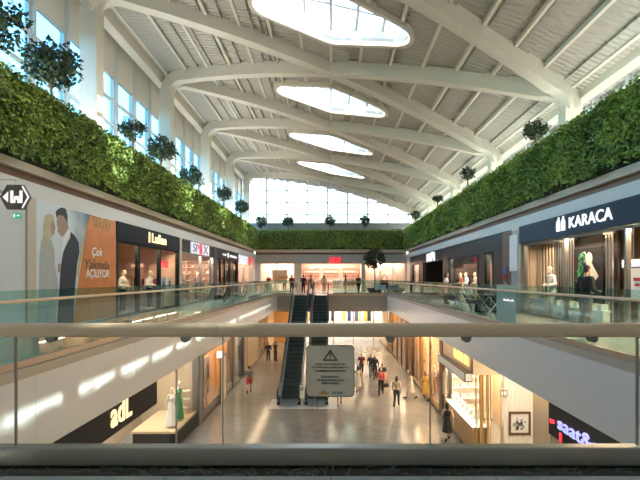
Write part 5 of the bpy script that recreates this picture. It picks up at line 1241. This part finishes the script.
def warning_board():
    y = 3.60; x0, _, z1 = pt(306, 345, y); x1, _, z0 = pt(354.5, 397, y)
    t = thing('warning_board', ((x0+x1)/2, y, z0), 'grey rounded warning board with black triangle hung on the near glass', 'sign')
    r = .035; P = []
    for cx, cz, a0 in ((x1-r, z1-r, 0), (x0+r, z1-r, PI/2), (x0+r, z0+r, PI), (x1-r, z0+r, 1.5*PI)):
        for i in range(7): a = a0+PI/2*i/6; P.append((cx+r*math.cos(a), y, cz+r*math.sin(a)))
    pl = MB().prism(P, (0, .008, 0)).build('plate', 'board', t)
    q = [(p[0]+(.006 if p[0] < (x0+x1)/2 else -.006), y-.001, p[2]+(.006 if p[2] < (z0+z1)/2 else -.006)) for p in P]
    e = MB(); e.rings([[P_, (P_[0], y-.002, P_[2]), (k[0], y-.002, k[2]), (k[0], y, k[2])] for P_, k in zip(P, q)], closed=True); e.build('edge', 'board_grey', pl)
    cx = (x0+x1)/2; tr = MB(); Z = z1-.035; h = .085; w_ = .058
    o = [(cx, Z), (cx+w_, Z-h), (cx-w_, Z-h)]; i_ = [(cx, Z-.02), (cx+w_-.016, Z-h+.009), (cx-w_+.016, Z-h+.009)]
    for a in range(3):
        b = (a+1) % 3; tr.prism([(o[a][0], y-.003, o[a][1]), (o[b][0], y-.003, o[b][1]), (i_[b][0], y-.003, i_[b][1]), (i_[a][0], y-.003, i_[a][1])], (0, .002, 0))
    tr.prism([(cx-.006, y-.003, Z-.03), (cx+.006, y-.003, Z-.03), (cx+.003, y-.003, Z-.058), (cx-.003, y-.003, Z-.058)], (0, .002, 0)); tr.box(cx-.004, cx+.004, y-.003, y-.001, Z-.071, Z-.063)
    tr.build('warning_triangle', 'ink', pl)
    for blk in ((('Lütfen güvenliğiniz için', 77, .235), ('korkuluklara yaslanmayınız', 69, .28), ('ve aşağıya sarkmayınız.', 60.5, .24)), (('Çocuklarınızı', 45.5, .135), ('tek başlarına bırakmayınız', 37, .205), ('uzak tutunuz.', 30, .13))):
        tx = MB()
        for st, zz, wd in blk: tx.text(st, (cx-wd/2, y-.003, z0+(z1-z0)*(zz/130.0+.02)), (1, 0, 0), (0, 0, 1), wd, .017, .002, weight=.02)
        tx.build('lettering', 'ink', pl)
    MB().box(cx-.085, cx-.01, y-.003, y-.001, z0+.022, z0+.034).ell((cx-.05, y-.002, z0+.036), .02, .001, .012).build('orange_logo', 'logo_orange', pl)
    MB().box(cx+.015, cx+.045, y-.003, y-.001, z0+.022, z0+.042).box(cx+.05, cx+.095, y-.003, y-.001, z0+.022, z0+.042).build('grey_logo', 'grey', pl)
    MB().tube([(cx-.1, y+.006, z1-.02), (cx-.1, y+.05, z1-.02)], .006, 6).tube([(cx+.1, y+.006, z1-.02), (cx+.1, y+.05, z1-.02)], .006, 6).build('fixing', 'steel', t)
warning_board()
# ------------------------------------------------------------------ escalators
def escalator(xc, label):
    Y0, YI, YT = 28.5, 28.9, 39.3; k = 6.0/(YT-YI)
    t = thing('escalator', (xc, (Y0+YT)/2, LOW), label, 'escalator')
    def zp(y): return LOW if y < YI else (0 if y > YT else LOW+(y-YI)*k)
    nst = 26; d = (YT-YI)/nst; r = 6.0/nst
    for i in range(nst):
        y = YI+d*i; z = LOW+r*(i+1)
        m = MB(); m.box(xc-.5, xc+.5, y, y+d+.02, z-r-.02, z-.012, 0); m.box(xc-.5, xc+.5, y-.004, y+.03, z-.02, z+.002, 1)
        for q in range(11): m.box(xc-.48+.09*q, xc-.44+.09*q, y+.03, y+d, z-.012, z, 0)
        m.build('step', ['step_dark', 'step_line'], t)
    B(xc-.5, xc+.5, 27.0, YI, LOW+.0, LOW+.03).build('landing_plate', 'steel', t); B(xc-.5, xc+.5, YT, YF+.1, -.02, .012).build('landing_plate', 'steel', t)
    tr = MB(); pr = [(YI-.6, LOW+.02), (YI+.2, LOW+.02), (YT+.2, -.35), (YF, -.35), (YF, -1.2), (YT+.2, -1.2), (YI+1.9, LOW)]
    tr.prism([(xc-.62, y, z-.03) for y, z in pr], (1.24, 0, 0)); tr.build('truss', 'charcoal', t)
    for sg in (-1, 1):
        x = xc+sg*.62
        low = [(27.6, LOW+.0), (YI, LOW+.0), (YT, -.06), (YF-.2, -.06)]
        top = [(27.3, LOW+.62), (27.45, LOW+.88), (27.8, LOW+.98), (YI, LOW+1.0), (YT, 1.0), (YF-.5, .98), (YF-.15, .85), (YF-.1, .5)]
        P = low+top[::-1]
        bal = MB().prism([(x-.03, y, z) for y, z in P], (.06, 0, 0)).build('balustrade', 'balustrade', t)
        B(x-.11*(sg > 0)-.0, x+.11*(sg < 0), YI-.4, YI, LOW, LOW+.22)
        sk = [(28.0, LOW+.02), (YI, LOW+.05), (YT, .0), (YF-.3, .0), (YF-.3, .2), (YT, .28), (YI, LOW+.32), (28.0, LOW+.25)]
        MB().prism([(x-sg*.03-.012, y, z) for y, z in sk], (.024, 0, 0)).build('skirt', 'steel', bal)
        hp = [(27.35, LOW+.35), (27.2, LOW+.62), (27.35, LOW+.92), (27.8, LOW+1.03), (YI, LOW+1.05), (YT, 1.05), (YF-.5, 1.03), (YF-.1, .9), (YF, .6), (YF-.1, .35)]
        MB().rings([[(x-.045, y, z-.02), (x+.045, y, z-.02), (x+.045, y, z+.025), (x-.045, y, z+.025)] for y, z in hp]).build('handrail', 'rubber', bal)
        B(x-.07, x+.07, 27.5, 27.95, LOW, LOW+.5).build('newel_base', 'black', bal)
escalator(-2.49, 'left escalator with dark steps rising to the far gallery')
escalator(-.86, 'right escalator behind the warning board')
t = thing('notice_post', (-1.68, 27.3, LOW), 'small white notice post between the escalator landings', 'notice'); B(-1.8, -1.56, 27.12, 27.16, LOW+.5, LOW+1.25).build('notice_board', 'white', t); B(-1.74, -1.62, 27.13, 27.17, LOW, LOW+.5).build('post', 'steel', t); B(-1.76, -1.6, 27.115, 27.12, LOW+.95, LOW+1.15).build('print', 'grey', t)
struct(B(-3.6, .35, 26.75, 27.0, LOW, LOW+.012), 'trim_steel', 'light_grey'); struct(B(-1.95, -1.4, 27.0, 28.9, LOW, LOW+.012), 'trim_steel', 'light_grey'); struct(B(-3.6, -3.02, 27.0, 28.9, LOW, LOW+.012), 'trim_steel', 'light_grey'); struct(B(-.35, .35, 27.0, 28.9, LOW, LOW+.012), 'trim_steel', 'light_grey')
t = thing('barrier_post', (-.55, 26.4, LOW), 'slim steel post before the right escalator', 'post'); MB().tube([(-.9, 26.4, LOW), (-.9, 26.4, LOW+.9)], .03, 10).build('post', 'steel', t); MB().lathe([(.14, 0), (.14, .02), (.04, .04)], (-.9, 26.4, LOW), 14).build('base', 'steel_dark', t)
# ------------------------------------------------------------------ trees
def tree_parts(seed, mats, N=1300, leaf=.16):
    r = np.random.default_rng(seed); P = []
    nb = 26; cen = r.normal(0, 1, (nb, 3)); cen /= np.linalg.norm(cen, axis=1)[:, None]; cen *= (0.45+.3*r.random(nb))[:, None]; cen[:, 2] *= .82
    c = cen[r.integers(0, nb, N)]; d = r.normal(0, 1, (N, 3)); d /= np.linalg.norm(d, axis=1)[:, None]
    pos = c+d*(.3*r.random(N)**.4)[:, None]
    v, f, mi = leaves(N, pos, pos/np.linalg.norm(pos, axis=1)[:, None], leaf, mats, [.4, .4, .2][:len(mats)], droop=.1)
    return v, f, mi, cen
def make_tree(name, label, cat, loc, R, zc, mats, seed, pot='terracotta', group=None, pot_r=.34, trunk_r=.045):
    """loc: foot; zc: height of the crown centre over the foot"""
    v, f, mi, cen = tree_parts(seed, mats)
    t = thing(name, loc, label, cat, group)
    o = npmesh('foliage', v*R+np.array([0, 0, zc]), f, mi, mats, t)
    tk = MB(); z0 = .42
    tk.tube([(0, 0, z0-.1), (.02, .01, z0+.3*(zc-z0)), (-.01, .02, zc-.35*R), (0, 0, zc+.1*R)], [trunk_r*1.2, trunk_r, trunk_r*.9, trunk_r*.5], 8)
    for c in cen[:9]: tk.tube([(0, .01, zc-.4*R), (c[0]*R*.5, c[1]*R*.5, zc+c[2]*R*.5-.1*R), (c[0]*R, c[1]*R, zc+c[2]*R)], [trunk_r*.5, trunk_r*.35, trunk_r*.15], 5)
    o = bpy.data.objects.new('trunk', tk.mesh('trunk', ['bark'])); C.objects.link(o); o.parent = t
    pt_ = MB().lathe([(pot_r*.7, 0), (pot_r*.78, .04), (pot_r, .42), (pot_r*1.06, .44), (pot_r*1.06, .5), (pot_r*.93, .5), (pot_r*.9, .42), (.01, .42)], (0, 0, 0), 20)
    o = bpy.data.objects.new('pot', pt_.mesh('pot', [pot], smooth=False)); C.objects.link(o); o.parent = t
    return t
OL = ['olive0', 'olive1', 'olive2']
Lt = [(8.30, 11.6, .85, 7.75, 'partly visible, nearest us'), (8.35, 14.0, .92, 7.85, 'big crown, second from us'), (8.4, 19.9, .62, 7.70, 'small crown, third from us'), (8.4, 23.2, .85, 7.80, 'fourth from us, beside a column'), (8.4, 28.3, .82, 7.60, 'fifth from us'), (8.4, 36.8, .76, 8.05, 'second to last'), (8.4, 43.8, .8, 8.1, 'last, by the far corner')]
for i, (x, y, R, z, w_) in enumerate(Lt): make_tree('potted_tree', 'round potted olive tree above the left green wall, '+w_, 'tree', (-8.66, y*8.66/x, 6.005), R*8.66/x, (z-EYE)*8.66/x+EYE-6.0, OL, 20+i, pot_r=.27)
Rt = [(8.35, 19.2, .68, 7.65, 'nearest us'), (8.35, 28.7, .64, 7.95, 'second from us'), (8.35, 36.8, .56, 7.75, 'third from us'), (8.35, 46.6, .68, 7.8, 'farthest')]
for i, (x, y, R, z, w_) in enumerate(Rt): make_tree('potted_tree', 'round potted olive tree above the right green wall, '+w_, 'tree', (8.42, y*8.42/x, 6.005), R*.84, (z-EYE)*8.42/x+EYE-6.12, OL, 40+i, pot_r=.2)
for i, px in enumerate((261, 288, 330, 364)): make_tree('potted_tree', 'small potted tree before the far glazing, %s of four' % ['leftmost', 'second from left', 'third from left', 'rightmost'][i], 'tree', ((px-CX)*50.2/F, 50.2, 6.005), .78, 1.5, OL, 60+i)
make_tree('indoor_tree', 'dark leaved tree in a pot on the far gallery', 'tree', (4.15, 44.6, 0), 1.15, 3.35, ['darkleaf0', 'darkleaf1', 'olive0'], 77, 'charcoal', pot_r=.75, trunk_r=.06)
# ------------------------------------------------------------------ tables, seats
def table(loc, label):
    t = thing('gallery_table', loc, label, 'table')
    def add(nm, mb, m):
        o = bpy.data.objects.new(nm, mb.mesh(nm, [m])); C.objects.link(o); o.parent = t
    add('table_top', B(-.35, .35, -.9, .9, .72, .76), 'charcoal')
    for q in (-.7, .7):
        for sg in (-1, 1): add('leg', MB().tube([(-.3*sg, q, 0), (.26*sg, q, .72)], .028, 8), 'frame_white')
def stool(loc, label):
    t = thing('stool', loc, label, 'stool')
    def add(nm, mb, m):
        o = bpy.data.objects.new(nm, mb.mesh(nm, [m])); C.objects.link(o); o.parent = t
    add('seat', MB().lathe([(.02, .325), (.2, .325), (.21, .335), (.2, .35), (.02, .352)], (0, 0, 0), 18), 'charcoal')
    for q in range(4): a = PI/4+PI/2*q; add('leg', MB().tube([(.13*math.cos(a), .13*math.sin(a), .335), (.2*math.cos(a), .2*math.sin(a), 0)], .016, 7), 'frame_white')
table((6.57, 19.5, 0), 'dark topped table with white crossed legs, nearest on the right gallery'); table((6.4, 23.0, 0), 'dark topped table with white crossed legs, second on the right gallery')
stool((7.42, 19.6, 0), 'stool under the seated person in dark top'); stool((5.72, 19.6, 0), 'stool under the seated person in white top'); stool((7.05, 23.0, 0), 'empty stool at the second gallery table')
def bench(x, y, label, m, l=1.6, rz=0):
    t = thing('bench', (x, y, 0), label, 'bench', rz=rz)
    def add(nm, mb, m_):
        o = bpy.data.objects.new(nm, mb.mesh(nm, [m_])); C.objects.link(o); o.parent = t
    add('seat', B(-l/2, l/2, -.3, .3, .36, .45), m); add('backrest', B(-l/2, l/2, .24, .32, .45, .8), m)
    for q in (-1, 1): add('leg', B(q*(l/2-.15)-.05, q*(l/2-.15)+.05, -.25, .25, 0, .36), 'charcoal')
bench(6.0, 45.6, 'magenta bench beside the dark leaved tree', 'cloth_maroon', 1.2); bench(4.6, 43.3, 'teal bench on the far gallery before the dark tree', 'cloth_ice', 1.0)
# ------------------------------------------------------------------ camera, sky, sun
sc = bpy.context.scene
cam = bpy.data.cameras.new('camera'); co = bpy.data.objects.new('camera', cam); C.objects.link(co); co.location = (0, 0, EYE); co.rotation_euler = (PI/2, 0, 0)
cam.sensor_width = 36; cam.lens = F/640*36; cam.shift_x = -11/640; cam.shift_y = 38/640; cam.clip_end = 400; cam.clip_start = .05
sc.camera = co
wd = bpy.data.worlds.new('sky'); sc.world = wd; wd.use_nodes = True; nt = wd.node_tree; bg = nt.nodes['Background']
sk = nt.nodes.new('ShaderNodeTexSky'); sk.sky_type = 'NISHITA'; sk.sun_disc = False; sk.sun_elevation = math.radians(31); sk.sun_rotation = math.radians(88); sk.air_density = 1.2; sk.dust_density = 2.5; sk.ozone_density = 1.0
nt.links.new(sk.outputs[0], bg.inputs['Color']); bg.inputs['Strength'].default_value = 0.46
sl = bpy.data.lights.new('sun', 'SUN'); sl.energy = 4.6; sl.angle = math.radians(.6); sl.color = (1, .95, .86)
so = bpy.data.objects.new('sun', sl); C.objects.link(so); so.rotation_euler = Vector((-1, -.04, -.58)).to_track_quat('-Z', 'Y').to_euler(); so.location = (10, 30, 40)
sc.view_settings.view_transform = 'Standard'; sc.view_settings.look = 'None'; sc.view_settings.gamma = 1; sc.view_settings.use_curve_mapping = False
sc.view_settings.exposure = 2.28
cy = sc.cycles; cy.use_denoising = True; cy.max_bounces = 10; cy.diffuse_bounces = 5; cy.glossy_bounces = 3; cy.transparent_max_bounces = 24; cy.transmission_bounces = 4; cy.caustics_reflective = False; cy.caustics_refractive = False; cy.sample_clamp_indirect = 6.0; cy.use_light_tree = True
# unseen fill lights added behind the green walls to brighten the roof
for x in (-8.9, 8.9): area((x*0.985, 25, 6.12), (PI, 0.25 if x < 0 else -0.25, 0), 0.25, 46, 300 if x < 0 else 90, (1, .93, .80), 'roof_fill')
